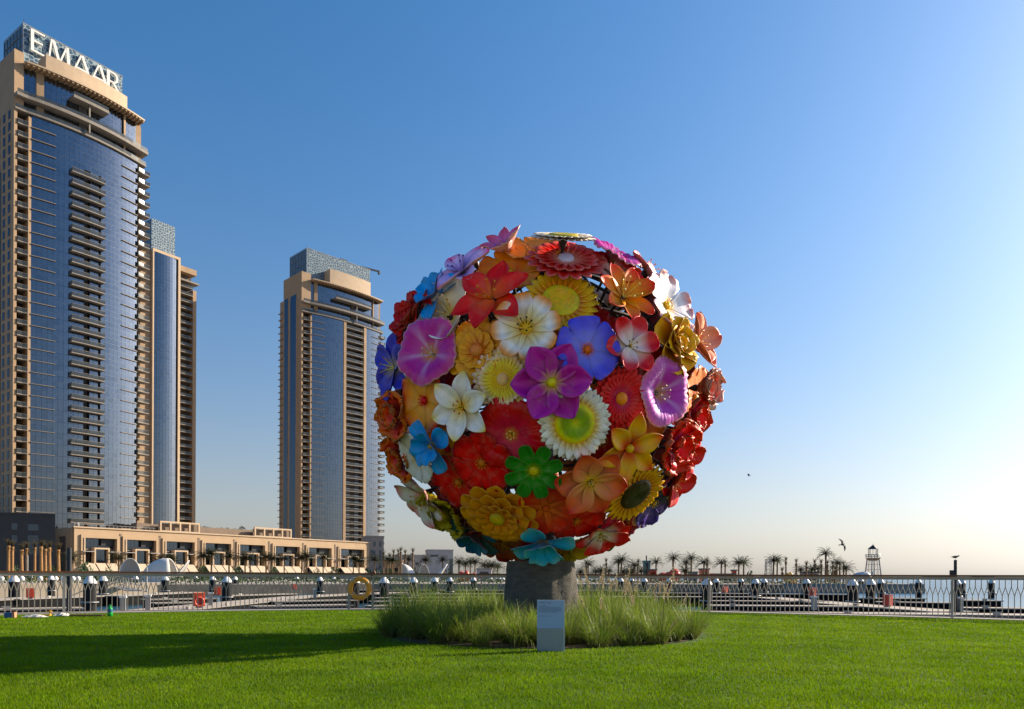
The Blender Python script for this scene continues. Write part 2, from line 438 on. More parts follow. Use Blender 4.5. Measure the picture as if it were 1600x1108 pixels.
# grass blades: one sheet of many small blades, thinner further off
def make_lawn():
    P = []
    y = 5.0
    while y < 29.0:
        dy = 0.25
        half = 0.74 * y + 1.2
        dens = 4300 * (7.0 / max(y, 5.5)) ** 1.75
        n = int(dens * 2 * half * dy)
        xs = RNG.uniform(-half, half, n); yy = RNG.uniform(y, y + dy, n)
        P.append(np.stack([xs, yy], 1)); y += dy
    P = np.concatenate(P)
    ry = 28.2 - 0.0245 * (P[:, 0] + 0.6) ** 2 - 0.72 + 0.03 * np.sin(P[:, 0] * 9)
    P = P[P[:, 1] < ry]
    t = np.arctan2(P[:, 1] - BED_C[1], P[:, 0] - BED_C[0]); d = np.hypot(P[:, 0] - BED_C[0], P[:, 1] - BED_C[1])
    er = BED_R * (1 + 0.035 * np.sin(3 * t + 1) + 0.025 * np.sin(7 * t)) + RNG.normal(-0.03, 0.12, len(d))
    P = P[d > er]
    n = len(P)
    far = np.clip((P[:, 1] - 5) / 20, 0, 1)
    clump = 0.5 + 0.5 * np.sin(P[:, 0] * 3.1 + 2 * np.sin(P[:, 1] * 2.3)) * np.sin(P[:, 1] * 3.7 + 1.5 * np.sin(P[:, 0] * 1.9))
    h = RNG.uniform(0.020, 0.040, n) * (0.85 + 0.35 * clump)
    tall = RNG.random(n) < 0.02; h[tall] *= 1.5
    w = (0.0028 + 0.0085 * far) * RNG.uniform(0.8, 1.3, n)
    a = RNG.uniform(0, 2 * np.pi, n); la = RNG.uniform(0, 2 * np.pi, n); le = RNG.uniform(0.1, 0.75, n) * h
    V = np.zeros((n, 3, 3), np.float32)
    V[:, 0, 0] = P[:, 0] + np.cos(a) * w; V[:, 0, 1] = P[:, 1] + np.sin(a) * w
    V[:, 1, 0] = P[:, 0] - np.cos(a) * w; V[:, 1, 1] = P[:, 1] - np.sin(a) * w
    V[:, 2, 0] = P[:, 0] + np.cos(la) * le; V[:, 2, 1] = P[:, 1] + np.sin(la) * le; V[:, 2, 2] = h
    me = bpy.data.meshes.new('lawn_grass')
    me.vertices.add(3 * n); me.vertices.foreach_set('co', V.ravel())
    me.loops.add(3 * n); me.loops.foreach_set('vertex_index', np.arange(3 * n, dtype=np.int32))
    me.polygons.add(n); me.polygons.foreach_set('loop_start', np.arange(0, 3 * n, 3, dtype=np.int32))
    try: me.polygons.foreach_set('loop_total', np.full(n, 3, dtype=np.int32))
    except Exception: pass
    k = RNG.random(n)[:, None]
    c = np.array([0.125, 0.255, 0.001]) * (1 - k) + np.array([0.215, 0.33, 0.002]) * k
    c *= (0.72 + 0.42 * RNG.random(n))[:, None]
    patch = np.sin(P[:, 0] * 0.9 + 1.3 * np.sin(P[:, 1] * 0.7)) * np.sin(P[:, 1] * 1.1 + np.sin(P[:, 0] * 0.6)) * 0.5 + np.sin(P[:, 0] * 2.7 + P[:, 1] * 1.9) * np.sin(P[:, 1] * 3.3 - P[:, 0] * 1.2) * 0.5
    c *= (1 + 0.16 * patch)[:, None]; c[:, 0] *= (1 + 0.10 * patch)
    dry = RNG.random(n) < 0.03 + 0.03 * np.clip(patch, 0, 1); c[dry] = np.array([0.22, 0.20, 0.04])
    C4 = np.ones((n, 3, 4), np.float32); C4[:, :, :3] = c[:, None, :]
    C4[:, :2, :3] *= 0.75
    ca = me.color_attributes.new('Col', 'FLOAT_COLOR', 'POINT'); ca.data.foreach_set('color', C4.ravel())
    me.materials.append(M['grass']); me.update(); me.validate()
    o = link_mesh('lawn_grass', me); tag(o, 'short mown bright green lawn grass in front of the railing', 'grass', kind='stuff')
make_lawn()

# unseen pale paving and kerb, added to bounce sunlight onto the flower ball
bq_ = MB(); bq_.box(-60, 60, 3.85, 3.998, -.3, 0.03); o = bq_.build('bounce_plaza_kerb', M['concrete']); tag(o, kind='structure')
bq_ = MB(); bq_.box(-150, 150, -190, 3.85, -.3, 0.012); o = bq_.build('bounce_plaza', M['bounce_plaza']); tag(o, kind='structure')
# kerb and promenade strip under the railing, quay wall
band('kerb', -0.75, -0.62, -0.3, 0.03, M['concrete'])
band('promenade', -0.62, 0.45, -0.3, 0.012, M['concrete'])
band('quay_wall', 0.0, 0.42, -4.0, -0.301, M['quay'])

# sea
b = MB(); b.add([(-9000, -200, -1.2), (9000, -200, -1.2), (9000, 9000, -1.2), (-9000, 9000, -1.2)], [(0, 1, 2, 3)])
wm = bpy.data.materials.new('sea_water'); wm.use_nodes = True
nt = wm.node_tree; bs = nt.nodes['Principled BSDF']
bs.inputs['Base Color'].default_value = (0.025, 0.10, 0.165, 1); bs.inputs['Specular IOR Level'].default_value = 0.3; bs.inputs['Roughness'].default_value = 0.2; bs.inputs['IOR'].default_value = 1.33
tc = nt.nodes.new('ShaderNodeTexCoord'); mp = nt.nodes.new('ShaderNodeMapping'); mp.inputs['Scale'].default_value = (0.5, 1.3, 1)
nt.links.new(tc.outputs['Object'], mp.inputs['Vector'])
nz = nt.nodes.new('ShaderNodeTexNoise'); nz.inputs['Scale'].default_value = 1.1; nz.inputs['Detail'].default_value = 5
nt.links.new(mp.outputs[0], nz.inputs['Vector'])
bp = nt.nodes.new('ShaderNodeBump'); bp.inputs['Strength'].default_value = 0.9; bp.inputs['Distance'].default_value = 0.5
nt.links.new(nz.outputs['Fac'], bp.inputs['Height']); nt.links.new(bp.outputs[0], bs.inputs['Normal'])
# the basin behind the harbour wall lies calm, the open sea is choppy
ds = nt.nodes.new('ShaderNodeVectorMath'); ds.operation = 'DISTANCE'; ds.inputs[1].default_value = (-25, 75, -1.2)
nt.links.new(tc.outputs['Object'], ds.inputs[0])
mr_ = nt.nodes.new('ShaderNodeMapRange'); mr_.inputs['From Min'].default_value = 60; mr_.inputs['From Max'].default_value = 105
mr_.inputs['To Min'].default_value = 0.10; mr_.inputs['To Max'].default_value = 0.9
nt.links.new(ds.outputs['Value'], mr_.inputs['Value']); nt.links.new(mr_.outputs[0], bp.inputs['Strength'])
sea = b.build('sea', wm); tag(sea, kind='structure')

# far land behind the marina
LAND = [(-900, 60), (-75, 66), (-55, 78), (-42, 92), (-20, 108), (10, 120), (45, 126), (69, 128), (80, 152), (86, 178), (70, 260), (40, 520), (-900, 1600)]
b = MB(); b.prism(LAND, -3.0, 0.2); o = b.build('far_promenade', M['paving']); tag(o, kind='structure')
def wall_along(name, pts, z0, z1, t, m):
    b = MB()
    for p, q in zip(pts[:-1], pts[1:]):
        p3 = Vector((p[0], p[1], (z0 + z1) / 2)); q3 = Vector((q[0], q[1], (z0 + z1) / 2))
        b.bar(p3, q3, t, z1 - z0)
    o = b.build(name, m); return o
o = wall_along('harbour_wall', [(-76, 65.6), (-56, 77.4), (-43, 91.2)], -2.8, 0.32, 0.7, M['tan_quay']); tag(o, 'tan stone harbour wall with white globes behind the left pontoons', 'wall')
o = wall_along('harbour_wall', [(-43, 91.2), (-20, 107.3), (10, 119.3), (45, 125.3)], -2.8, 0.10, 0.7, M['brown_quay']); tag(o, 'brownish harbour wall behind the middle of the marina', 'wall')
o = wall_along('harbour_wall', [(45, 125.3), (69.4, 127.4), (80.6, 152)], -2.8, 0.34, 0.7, M['quay']); tag(o, 'dark grey harbour wall ending at the open sea on the right', 'wall')

# low far coast on the sea horizon
b = MB(); vs = []; fs = []; n = 160
for i in range(n + 1):
    x = -6000 + 13000 * i / n
    h = 10 + 10 * abs(math.sin(i * 0.7)) * abs(math.sin(i * 0.23 + 1)) + random.uniform(0, 5)
    vs += [(x, 5200, -2), (x, 5200, h), (x, 5600, h), (x, 5600, -2)]
for i in range(n):
    a = 4 * i; fs += [(a, a + 4, a + 5, a + 1), (a + 1, a + 5, a + 6, a + 2)]
b.add(vs, fs); o = b.build('far_coast', mat('hazy_coast', (0.36, 0.37, 0.40), 1.0, var=0.1, scale=0.01)); tag(o, kind='structure')

# =================================================================== RAILING
railing = empty('promenade_railing', (0, 28, 0.012))
tag(railing, 'curved metal promenade railing with wooden handrail and forked balusters', 'railing')
RZ = 0.012
xs = lin(-24, 24, 120)
def local(p): return (p[0], p[1] - 28, p[2])
def along(name, w, z0, z1, m):
    b = MB(); b.strip(xs, lambda x: rail_y(x) - w / 2 - 28, 0, z0, z1, yb=lambda x: rail_y(x) + w / 2 - 28)
    return b.build(name, m, railing)
along('handrail', 0.13, 1.262, 1.318, M['wood'])
along('top_rail', 0.07, 1.165, 1.259, M['rail_steel'])
along('bottom_rail', 0.045, 0.018, 0.045, M['rail_steel'])
SP = 0.152
bm_ = MB()
t_ = 0.024
bm_.box(-t_ / 2, t_ / 2, -0.012, 0.012, 0.046, 0.70)
bm_.bar((0, 0, 0.695), (-SP / 2, 0, 0.955), t_ * 0.9, 0.022, up=(0, 1, 0))
bm_.bar((0, 0, 0.695), (SP / 2, 0, 0.955), t_ * 0.9, 0.022, up=(0, 1, 0))
bm_.box(SP / 2 - t_ / 2, SP / 2 + t_ / 2, -0.012, 0.012, 0.95, 1.164)
bal_me = bm_.mesh('baluster', M['rail_steel'])
x = -21.0; arc = 0; nb = 0
while x < 21.5:
    sl = (rail_y(x + 0.01) - rail_y(x - 0.01)) / 0.02
    link_mesh('baluster', bal_me, railing, (x, rail_y(x) - 28, 0), (0, 0, math.atan(sl)))
    x += SP / math.sqrt(1 + sl * sl); nb += 1
def railing_x(px):
    x = 0
    for _ in range(20):
        x = (px - 800) / FPX * rail_y(x)
    return x
pb = MB(); pb.box(-0.04, 0.04, -0.035, 0.035, 0.0, 1.16); post_me = pb.mesh('post', M['steel'])
for px in (-190, 100, 545, 583, 1108, 1488, 1790):
    x = railing_x(px); sl = (rail_y(x + 0.01) - rail_y(x - 0.01)) / 0.02
    link_mesh('post', post_me, railing, (x, rail_y(x) - 28, 0), (0, 0, math.atan(sl)))
# brown joint bracket on the handrail
x = railing_x(583); b = MB(); b.obox((x, rail_y(x) - 28, 1.30), (0.085, 0, 0.04), (0, 0.09, 0), (-0.03, 0, 0.06)); b.build('handrail_joint', M['wood'], railing)

# lifebuoy hung on the railing
x = railing_x(563.5)
lb = empty('lifebuoy', (x, rail_y(x) - 0.14, 0.772)); lb.rotation_euler = (rad(90), 0, rad(3))
tag(lb, 'round orange lifebuoy hanging on the promenade railing', 'lifebuoy')
b = MB(); b.torus(0.335, 0.085, 48, 14); b.build('ring', M['buoy'], lb, True)
for k in range(4):
    b = MB(); a0 = rad(38 + 90 * k); n = 6; vs = []; fs = []
    for i in range(n + 1):
        t = a0 + rad(-5 + 10 * i / n)
        for j in range(14):
            p = 2 * math.pi * j / 14; rr = 0.335 + 0.089 * math.cos(p)
            vs.append((rr * math.cos(t), rr * math.sin(t), 0.089 * math.sin(p)))
    for i in range(n):
        for j in range(14):
            fs.append((i * 14 + j, (i + 1) * 14 + j, (i + 1) * 14 + (j + 1) % 14, i * 14 + (j + 1) % 14))
    b.add(vs, fs); b.build('tape_band', M['tape'], lb, True)
b = MB(); pts = []
for i in range(49):
    t = 2 * math.pi * i / 48; r = 0.43 - 0.012 * math.cos(4 * (t - rad(38)))
    pts.append((r * math.cos(t), r * math.sin(t), 0.02))
b.tube(pts, 0.008, 6); b.build('grab_rope', M['tape'], lb, True)

# =================================================================== LITTER on the promenade
def ground_at(px, py): return on_z(px, py, 0.03)
p = on_z(172, 963, 0.02)
b = MB(); b.lathe([(0.036, 0), (0.042, 0.012), (0.042, 0.10), (0.038, 0.115), (0.042, 0.13), (0.042, 0.215), (0.034, 0.25), (0.017, 0.285), (0.014, 0.31)], 16)
bt = empty('plastic_bottle', p); bt.scale = (1.7, 1.7, 1.0); tag(bt, 'green plastic drink bottle standing at the lawn edge by the railing', 'bottle')
b.build('bottle_body', M['bottle'], bt, 'auto')
b = MB(); b.lathe([(0.018, 0.305), (0.018, 0.335)], 12); b.build('cap', M['bottle'], bt)
b = MB(); b.lathe([(0.0432, 0.135), (0.0432, 0.20)], 16, caps=False); b.build('bottle_label', M['blue'], bt)
p = on_z(15, 965, 0.02)
bx = empty('snack_box', p, rad(12)); tag(bx, 'small blue and salmon snack carton on the promenade at far left', 'carton')
b = MB(); b.box(-0.11, 0.08, -0.07, 0.07, 0.0, 0.14); b.build('carton_body', M['blue'], bx)
b = MB(); b.box(0.0805, 0.15, -0.07, 0.07, 0.0, 0.15); b.build('carton_end', M['salmon'], bx)
def crumple(name, px, py, w, d, h, m, label, seed):
    rnd = random.Random(seed); b = MB(); nx, ny = 9, 5; vs = []; fs = []
    for i in range(nx + 1):
        for j in range(ny + 1):
            u = i / nx; v = j / ny; e = math.sin(math.pi * u) * math.sin(math.pi * v)
            vs.append(((u - .5) * w + rnd.uniform(-.1, .1) * w / nx, (v - .5) * d, h * e ** 0.5 * rnd.uniform(.3, 1.0) if 0 < i < nx and 0 < j < ny else 0.0))
    for i in range(nx):
        for j in range(ny):
            a = i * (ny + 1) + j; fs.append((a, a + ny + 1, a + ny + 2, a + 1))
    b.add(vs, fs); o = b.build(name, m); q = on_z(px, py, 0.034); o.location = (q.x, q.y, 0.034); tag(o, label, 'litter'); return o
crumple('crumpled_bag', 55, 964, 0.62, 0.3, 0.08, M['litter'], 'pale crumpled plastic bag near the snack carton on the promenade', 3)
crumple('crumpled_sheet', 98, 962, 0.42, 0.3, 0.10, M['litter'], 'small crumpled white sheet between the bag and the green bottle', 5)
b = MB(); b.box(-0.45, 0.45, -0.09, 0.09, 0, 0.035); q = on_z(136, 962.5, 0.034); o = b.build('wood_plank', M['wood']); o.location = (q.x, q.y, 0.034); o.rotation_euler = (0, 0, 0.1); tag(o, 'flat brown plank lying left of the green bottle', 'plank')
yt = empty('yellow_toy', on_z(78, 962, 0.034)); tag(yt, 'little yellow stand with crossbar lying among the litter', 'litter')
b = MB(); b.box(-0.012, 0.012, -0.012, 0.012, 0, 0.16); b.build('stem', M['yellow'], yt)
b = MB(); b.box(-0.11, 0.06, -0.02, 0.02, 0.10, 0.125); b.build('crossbar', M['yellow'], yt)
b = MB(); b.box(-0.35, 0.02, -0.05, 0.05, 0.0, 0.03); b.build('base', M['yellow'], yt)

# hedges and low planting behind the harbour wall
def hedge(pts, h, w, label, seed, dark=False):
    rnd = random.Random(seed); t = empty('hedge', (pts[0][0], pts[0][1], 0.2)); tag(t, label, 'hedge', 'hedges behind the harbour wall'); b = MB()
    for p, q in zip(pts[:-1], pts[1:]):
        p = Vector((p[0] - pts[0][0], p[1] - pts[0][1], 0)); q = Vector((q[0] - pts[0][0], q[1] - pts[0][1], 0)); L = (q - p).length
        for i in range(int(L * 42)):
            c = p.lerp(q, rnd.random()); hh = h * (0.75 + 0.25 * math.sin(c.x * .9) * math.sin(c.x * .37 + 1))
            c += Vector((rnd.uniform(-w, w) / 2, rnd.uniform(-w, w) / 2, hh * rnd.random() ** .6))
            u = Vector((rnd.gauss(0, 1), rnd.gauss(0, 1), rnd.gauss(0, 1))).normalized(); v = u.orthogonal().normalized(); s = rnd.uniform(.10, .22)
            b.add([c - u * s, c + v * s * .6, c + u * s, c - v * s * .6], [(0, 1, 2, 3)])
    b.build('foliage', M['shrub_dark'] if dark else M['shrub'], t)
hedge([(-80, 69), (-60, 81), (-47, 94)], 1.0, 1.6, 'low green hedge behind the tan wall at the far left', 1)
hedge([(-44, 96), (-22, 112), (0, 121)], 0.9, 1.6, 'low hedge behind the grey wall below the podium', 2)
hedge([(12, 125), (45, 130), (66, 131)], 0.8, 1.6, 'low hedge on the far shore right of the sculpture', 3)
hedge([(-110, 150), (-90, 163), (-70, 176), (-52, 190)], 1.3, 2.0, 'dark hedge at the foot of the podium awnings', 4, True)
# =================================================================== FLOWER SCULPTURE
BALL = Vector((0.655, 16.0, 5.02)); BALL_R = 3.24
sculpture = empty('flower_sculpture', (0.62, 16.0, 0.0))
tag(sculpture, 'giant ball of colourful painted flowers on a rough grey trunk', 'sculpture')
SO = Vector((0.62, 16.0, 0.0))

# trunk: rough lathe with lumps
def make_trunk():
    n, k = 64, 26; vs = []; fs = []
    rnd = random.Random(4)
    ph = [rnd.uniform(0, 6.28) for _ in range(8)]
    for i in range(k + 1):
        z = 1.54 * i / k
        base = 0.80 - 0.02 * (z / 1.54) - 0.085 * (z / 1.54) ** 2
        for j in range(n):
            t = 2 * math.pi * j / n
            r = base + 0.018 * math.sin(5 * t + ph[0] + z * 2) + 0.012 * math.sin(11 * t + ph[1] - 3 * z) + 0.010 * math.sin(17 * t + ph[2]) * math.sin(9 * z + ph[3]) + rnd.uniform(-.006, .006)
            vs.append((r * math.cos(t), r * math.sin(t), z))
    for i in range(k):
        for j in range(n):
            fs.append((i * n + j, i * n + (j + 1) % n, (i + 1) * n + (j + 1) % n, (i + 1) * n + j))
    b = MB(); b.add(vs, fs); b.add([vs[k * n + j] for j in range(n)], [tuple(range(n))])
    b.build('trunk', M['trunk_stone'], sculpture, 'auto')
make_trunk()
b = MB(); b.lathe([(0.36, 1.541), (0.33, 1.75), (0.26, 2.4), (0.22, 5.0)], 16); b.build('neck', M['frame'], sculpture, True)
# inner steel frame: rings and struts
b = MB(); FC = BALL - SO; FR = 2.62
for k in range(8):
    a = math.pi * k / 8
    b.tube([FC + Vector((math.cos(a) * math.sin(t), math.sin(a) * math.sin(t), math.cos(t))) * FR for t in lin(0, 2 * math.pi, 32)], 0.035, 6, False)
for el in (-50, -25, 0, 25, 50):
    r = FR * math.cos(rad(el)); z = FR * math.sin(rad(el))
    b.tube([FC + Vector((r * math.cos(t), r * math.sin(t), z)) for t in lin(0, 2 * math.pi, 40)], 0.035, 6, False)
for k in range(26):
    g = math.pi * (3 - math.sqrt(5)) * k; z = 1 - 2 * (k + .5) / 26; r = math.sqrt(1 - z * z)
    d = Vector((r * math.cos(g), r * math.sin(g), z)); b.tube([FC, FC + d * FR], [0.05, 0.03], 6, False)
b.build('steel_frame', M['frame'], sculpture, True)

# ---- petals
def prof(u, p, q, base):
    um = p / (p + q); mx = um ** p * (1 - um) ** q
    return base * (1 - u) ** 3 + (1 - base * (1 - u) ** 3) * (u ** p * (1 - u) ** q / mx)
def lerp3(a, b, t): return tuple(a[i] + (b[i] - a[i]) * t for i in range(3))
def grad(stops, u):
    for (u0, c0), (u1, c1) in zip(stops[:-1], stops[1:]):
        if u <= u1: return lerp3(c0, c1, max(0, (u - u0) / max(1e-6, u1 - u0)))
    return stops[-1][1]
def sheet(b, P, C, thick, back):
    """closed thin shell from a grid of points P[i][j] with colours C"""
    P = np.array(P, float); C = np.array(C, float)
    du = np.gradient(P, axis=0); dv = np.gradient(P, axis=1)
    N = np.cross(du, dv); L = np.linalg.norm(N, axis=2, keepdims=True); L[L < 1e-9] = 1; N /= L
    Q = P - N * thick
    nu, nv = P.shape[0], P.shape[1]
    vs = np.concatenate([P.reshape(-1, 3), Q.reshape(-1, 3)]).tolist()
    bk = C * 0.35 + np.array(back) * 0.65
    cs = np.concatenate([C.reshape(-1, 3), bk.reshape(-1, 3)]).tolist()
    o = nu * nv; fs = []
    for i in range(nu - 1):
        for j in range(nv - 1):
            a = i * nv + j
            fs.append((a, a + nv, a + nv + 1, a + 1)); fs.append((o + a, o + a + 1, o + a + nv + 1, o + a + nv))
    for i in range(nu - 1):
        a = i * nv; fs.append((a, o + a, o + a + nv, a + nv)); a = i * nv + nv - 1; fs.append((a, a + nv, o + a + nv, o + a))
    for j in range(nv - 1):
        a = (nu - 1) * nv + j; fs.append((a, o + a, o + a + 1, a + 1))
    b.add(vs, fs, cs)
def petal(b, L=1.0, W=0.3, p=0.7, q=0.6, base=0.3, el=(20, -5), r0=0.06, stops=None, edge=None, crease=0.05, cup=0.25, ruf=0.0, rn=3, vein=0.0, vn=5,
          thick=0.018, back=(0.3, 0.2, 0.12), nu=10, nv=6, rot=0.0, z0=0.0, seed=0):
    rnd = random.Random(seed); ph = rnd.uniform(0, 6.28)
    us = [math.sin(math.pi / 2 * i / nu) ** 1.0 * 0.5 + 0.5 * i / nu for i in range(nu + 1)]
    el = tuple(e * 0.62 for e in el) if el[0] < 50 else el
    P = []; C = []; r, z = r0, z0; pu = 0
    cr, sr = math.cos(rot), math.sin(rot)
    for i, u in enumerate(us):
        ds = (u - pu) * (L - r0); um = (u + pu) / 2; pu = u
        e = rad(el[0] + (el[1] - el[0]) * um) if len(el) == 2 else rad(el[0] + (el[1] - el[0]) * min(1, um * 2) + (el[2] - el[1]) * max(0, um * 2 - 1))
        r += math.cos(e) * ds; z += math.sin(e) * ds
        w = W * prof(min(u, 0.999), p, q, base)
        row = []; crow = []
        for j in range(nv + 1):
            v = -1 + 2 * j / nv
            y = w * v
            h = cup * w * v * v - crease * W * (1 - abs(v)) ** 1.5 * math.sin(math.pi * u) ** 0.7
            h += ruf * u * u * abs(v) ** 0.7 * math.sin(rn * math.pi * u + ph + (1.3 if v > 0 else 0)) + ruf * 0.6 * u ** 3 * math.sin(rn * 1.7 * v + ph)
            if vein: h += vein * 0.05 * W * math.cos(vn * math.pi * v) * math.sin(math.pi * min(1, u * 1.02)) ** .5
            xr, zr = r - h * math.sin(e), z + h * math.cos(e)
            row.append((xr * cr - y * sr, xr * sr + y * cr, zr))
            c = grad(stops, u)
            if edge is not None:
                ew = max(0.0, min(1.0, (max(abs(v) * (0.35 + 0.65 * u), u * 1.0) - 0.72) / 0.26))
                c = lerp3(c, edge, ew ** 1.3)
            if vein: k = 1 - 0.16 * vein * (0.5 - 0.5 * math.cos(vn * math.pi * v)) * (1 - u * 0.3); c = tuple(x * k for x in c)
            k = 1 + 0.10 * math.sin(7 * v + ph) * u; c = tuple(max(0, x * k) for x in c)
            crow.append(c)
        P.append(row); C.append(crow)
    sheet(b, P, C, thick, back)
def dome(b, R, h, stops, z0=0.0, rough=0.0, n=24, k=7, seed=1, dip=0.0):
    rnd = random.Random(seed); vs = []; fs = []; cs = []
    for i in range(k + 1):
        u = i / k; r = R * math.sin(u * math.pi / 2) ; z = z0 + h * math.cos(u * math.pi / 2) ** 0.8 - dip * max(0, 1 - u * 1.8)
        for j in range(n):
            t = 2 * math.pi * (j + 0.5 * (i % 2)) / n
            s = 1 + rnd.uniform(-rough, rough)
            vs.append((r * math.cos(t), r * math.sin(t), z + rnd.uniform(-rough, rough) * R * 0.5)); cs.append(tuple(c * (1 + rnd.uniform(-.18, .18)) for c in grad(stops, u)))
    for i in range(k):
        for j in range(n):
            fs.append((i * n + j, (i + 1) * n + j, (i + 1) * n + (j + 1) % n, i * n + (j + 1) % n))
    b.add(vs, fs, cs)
def stamens(b, n, L, spread, c, tip, z0=0.02, r=0.012):
    for i in range(n):
        t = 2 * math.pi * i / n + 0.3; d = Vector((math.cos(t) * spread, math.sin(t) * spread, 1)).normalized()
        p0 = Vector((math.cos(t) * .03, math.sin(t) * .03, z0)); p1 = p0 + d * L + Vector((math.cos(t), math.sin(t), 0)) * L * 0.12
        b.col = c; b.usec = True; b.tube([p0, (p0 + p1) / 2 - Vector((math.cos(t), math.sin(t), 0)) * L * .05, p1], r, 5)
        b.col = tip; dd = Vector((-math.sin(t), math.cos(t), 0)); b.tube([p1 - dd * .03, p1, p1 + dd * .03], [r, r * 2.2, r], 6)

W_, Y_, R_, O_ = S(236, 232, 222), S(240, 178, 8), S(196, 22, 8), S(222, 96, 6)
BROWN = S(120, 80, 45)
NPET = [0]
FL_SEED = [0]
def pal(**k): return k
def flower(kind, P):
    """returns list of (sub name, MB, list of rotation angles or None)"""
    FL_SEED[0] += 1; sd = FL_SEED[0]
    out = []; g = P.get
    back = g('back', BROWN)
    def one(n, **kw):
        b = MB(); petal(b, back=back, seed=sd, **kw); out.append(('petal', b, n)); return b
    st = g('st')
    cen = g('cen', S(235, 190, 30))
    if kind == 'lily':           # six pointed petals, three over three
        n = g('n', 6); w = g('w', 0.34) * 0.90
        a = [2 * math.pi * i / n for i in range(n)]
        kw = dict(W=w, p=0.85, q=g('q', 0.95), base=0.22, stops=st, edge=g('edge'), crease=0.35, cup=0.25, vein=0.7, vn=4, ruf=g('ruf', 0.02), nu=11, nv=6)
        one(a[1::2] if n % 2 == 0 else a[1:], el=g('el', (28, -12)), z0=-0.03, **kw)
        one(a[0::2] if n % 2 == 0 else a[:1], el=tuple(e + 7 for e in g('el', (28, -12))), z0=0.02, L=0.97, **{k_: v_ for k_, v_ in kw.items()})
        if g('ball', 0):
            b = MB(); dome(b, 0.12, 0.12, [(0, cen), (1, tuple(c * .7 for c in cen))], 0.05, 0.02, 14, 5); out.append(('flower_disc', b, None))
        else:
            b = MB(); stamens(b, 6, g('sl', 0.35), 0.55, g('sc', S(235, 215, 120)), g('tipc', S(190, 120, 20))); out.append(('stamens', b, None))
    elif kind == 'round':        # broad overlapping petals
        n = g('n', 5)
        one([2 * math.pi * i / n for i in range(n)], W=g('w', 0.56) * 0.9, p=1.15, q=0.30, base=0.16, el=g('el', (26, 4)), stops=st, edge=g('edge'), crease=0.08, cup=0.16, ruf=g('ruf', 0.05), rn=4, vein=0.6, vn=7, nu=10, nv=8)
        b = MB(); dome(b, g('cr', 0.13), 0.12, [(0, cen), (1, tuple(c * .6 for c in cen))], 0.03, 0.03, 14, 5); stamens(b, 9, 0.16, 0.9, cen, cen, r=0.01); out.append(('flower_disc', b, None))
    elif kind == 'daisy':        # eight to twelve broad tongues
        n = g('n', 9)
        one([2 * math.pi * i / n for i in range(n)], W=g('w', 0.27), p=0.8, q=0.32, base=0.3, el=g('el', (30, 0)), stops=st, edge=g('edge'), crease=0.25, cup=0.15, vein=0.8, vn=4, nu=9, nv=6)
        b = MB(); dome(b, g('cr', 0.16), 0.10, [(0, cen), (1, tuple(c * .7 for c in cen))], 0.04, 0.03, 18, 6)
        if g('stam'): stamens(b, 7, 0.3, 0.5, S(90, 70, 20), S(40, 30, 10))
        out.append(('flower_disc', b, None))
    elif kind == 'gerbera':      # many narrow rays in two or three whorls
        n = g('n', 26); b = MB()
        for L, off, el, z in g('rows', ((1.0, 0, (12, -4), -0.02), (0.80, .5, (20, 2), 0.03))):
            for i in range(n):
                petal(b, L=L * random.uniform(.95, 1.03), W=g('w', 0.115), p=0.55, q=g('q', 0.35), base=0.35, el=el, r0=0.1, stops=st, edge=g('edge'), crease=0.3, cup=0.1, nu=6, nv=2, thick=0.012, back=back, rot=2 * math.pi * (i + off) / n, z0=z, seed=sd + i)
        out.append(('ray_petals', b, None))
        b = MB(); dome(b, g('cr', 0.2), 0.13, [(0, cen), (0.8, cen), (1, tuple(c * .6 for c in cen))], 0.03, 0.015, 20, 6); out.append(('flower_disc', b, None))
    elif kind == 'sunflower':
        n = g('n', 24); b = MB()
        for L, off, el, z in ((1.0, 0, (10, -6), -0.02), (0.93, .5, (17, 2), 0.02)):
            for i in range(n):
                petal(b, L=L * random.uniform(.93, 1.04), W=0.12, p=0.55, q=0.72, base=0.4, el=el, r0=0.34, stops=st, crease=0.3, cup=0.15, nu=6, nv=2, thick=0.012, back=back, rot=2 * math.pi * (i + off) / n, z0=z, seed=sd + i)
        out.append(('ray_petals', b, None))
        b = MB(); dome(b, g('cr', 0.5), 0.16, g('disc'), 0.0, 0.022, 34, 12, dip=g('dip', 0.07)); out.append(('flower_disc', b, None))
    elif kind == 'dahlia':       # layered broad tongues
        n = g('n', 10)
        for L, off, el, z, w in ((1.0, 0, (12, -6), -0.05, .26), (0.80, .5, (24, 2), 0.0, .23), (0.56, 0, (40, 14), 0.04, .18)):
            one([2 * math.pi * (i + off) / n for i in range(n)], L=L, W=w, p=0.7, q=0.34, base=0.3, el=el, z0=z, stops=st, edge=g('edge'), crease=0.22, cup=0.3, vein=0.6, vn=3, nu=8, nv=4)
        b = MB(); dome(b, g('cr', 0.2), 0.15, [(0, cen), (1, tuple(c * .65 for c in cen))], 0.10, 0.02, 18, 6); out.append(('flower_disc', b, None))
    elif kind == 'cup':          # spoon petals, cupped, two whorls
        n = g('n', 4)
        one([2 * math.pi * i / n for i in range(n)], L=1.12, W=0.40, p=1.0, q=0.32, base=0.2, el=(34, -12), stops=st, edge=g('edge'), crease=0.02, cup=0.42, nu=9, nv=6)
        one([2 * math.pi * (i + .5) / n for i in range(n)], L=0.86, W=0.32, p=1.0, q=0.32, base=0.2, el=(62, 20), z0=.02, stops=st, edge=g('edge'), crease=0.02, cup=0.5, nu=9, nv=6)
        b = MB(); dome(b, 0.10, 0.18, [(0, cen), (1, tuple(c * .6 for c in cen))], 0.05, 0.04, 12, 5); out.append(('flower_disc', b, None))
    elif kind == 'rose':
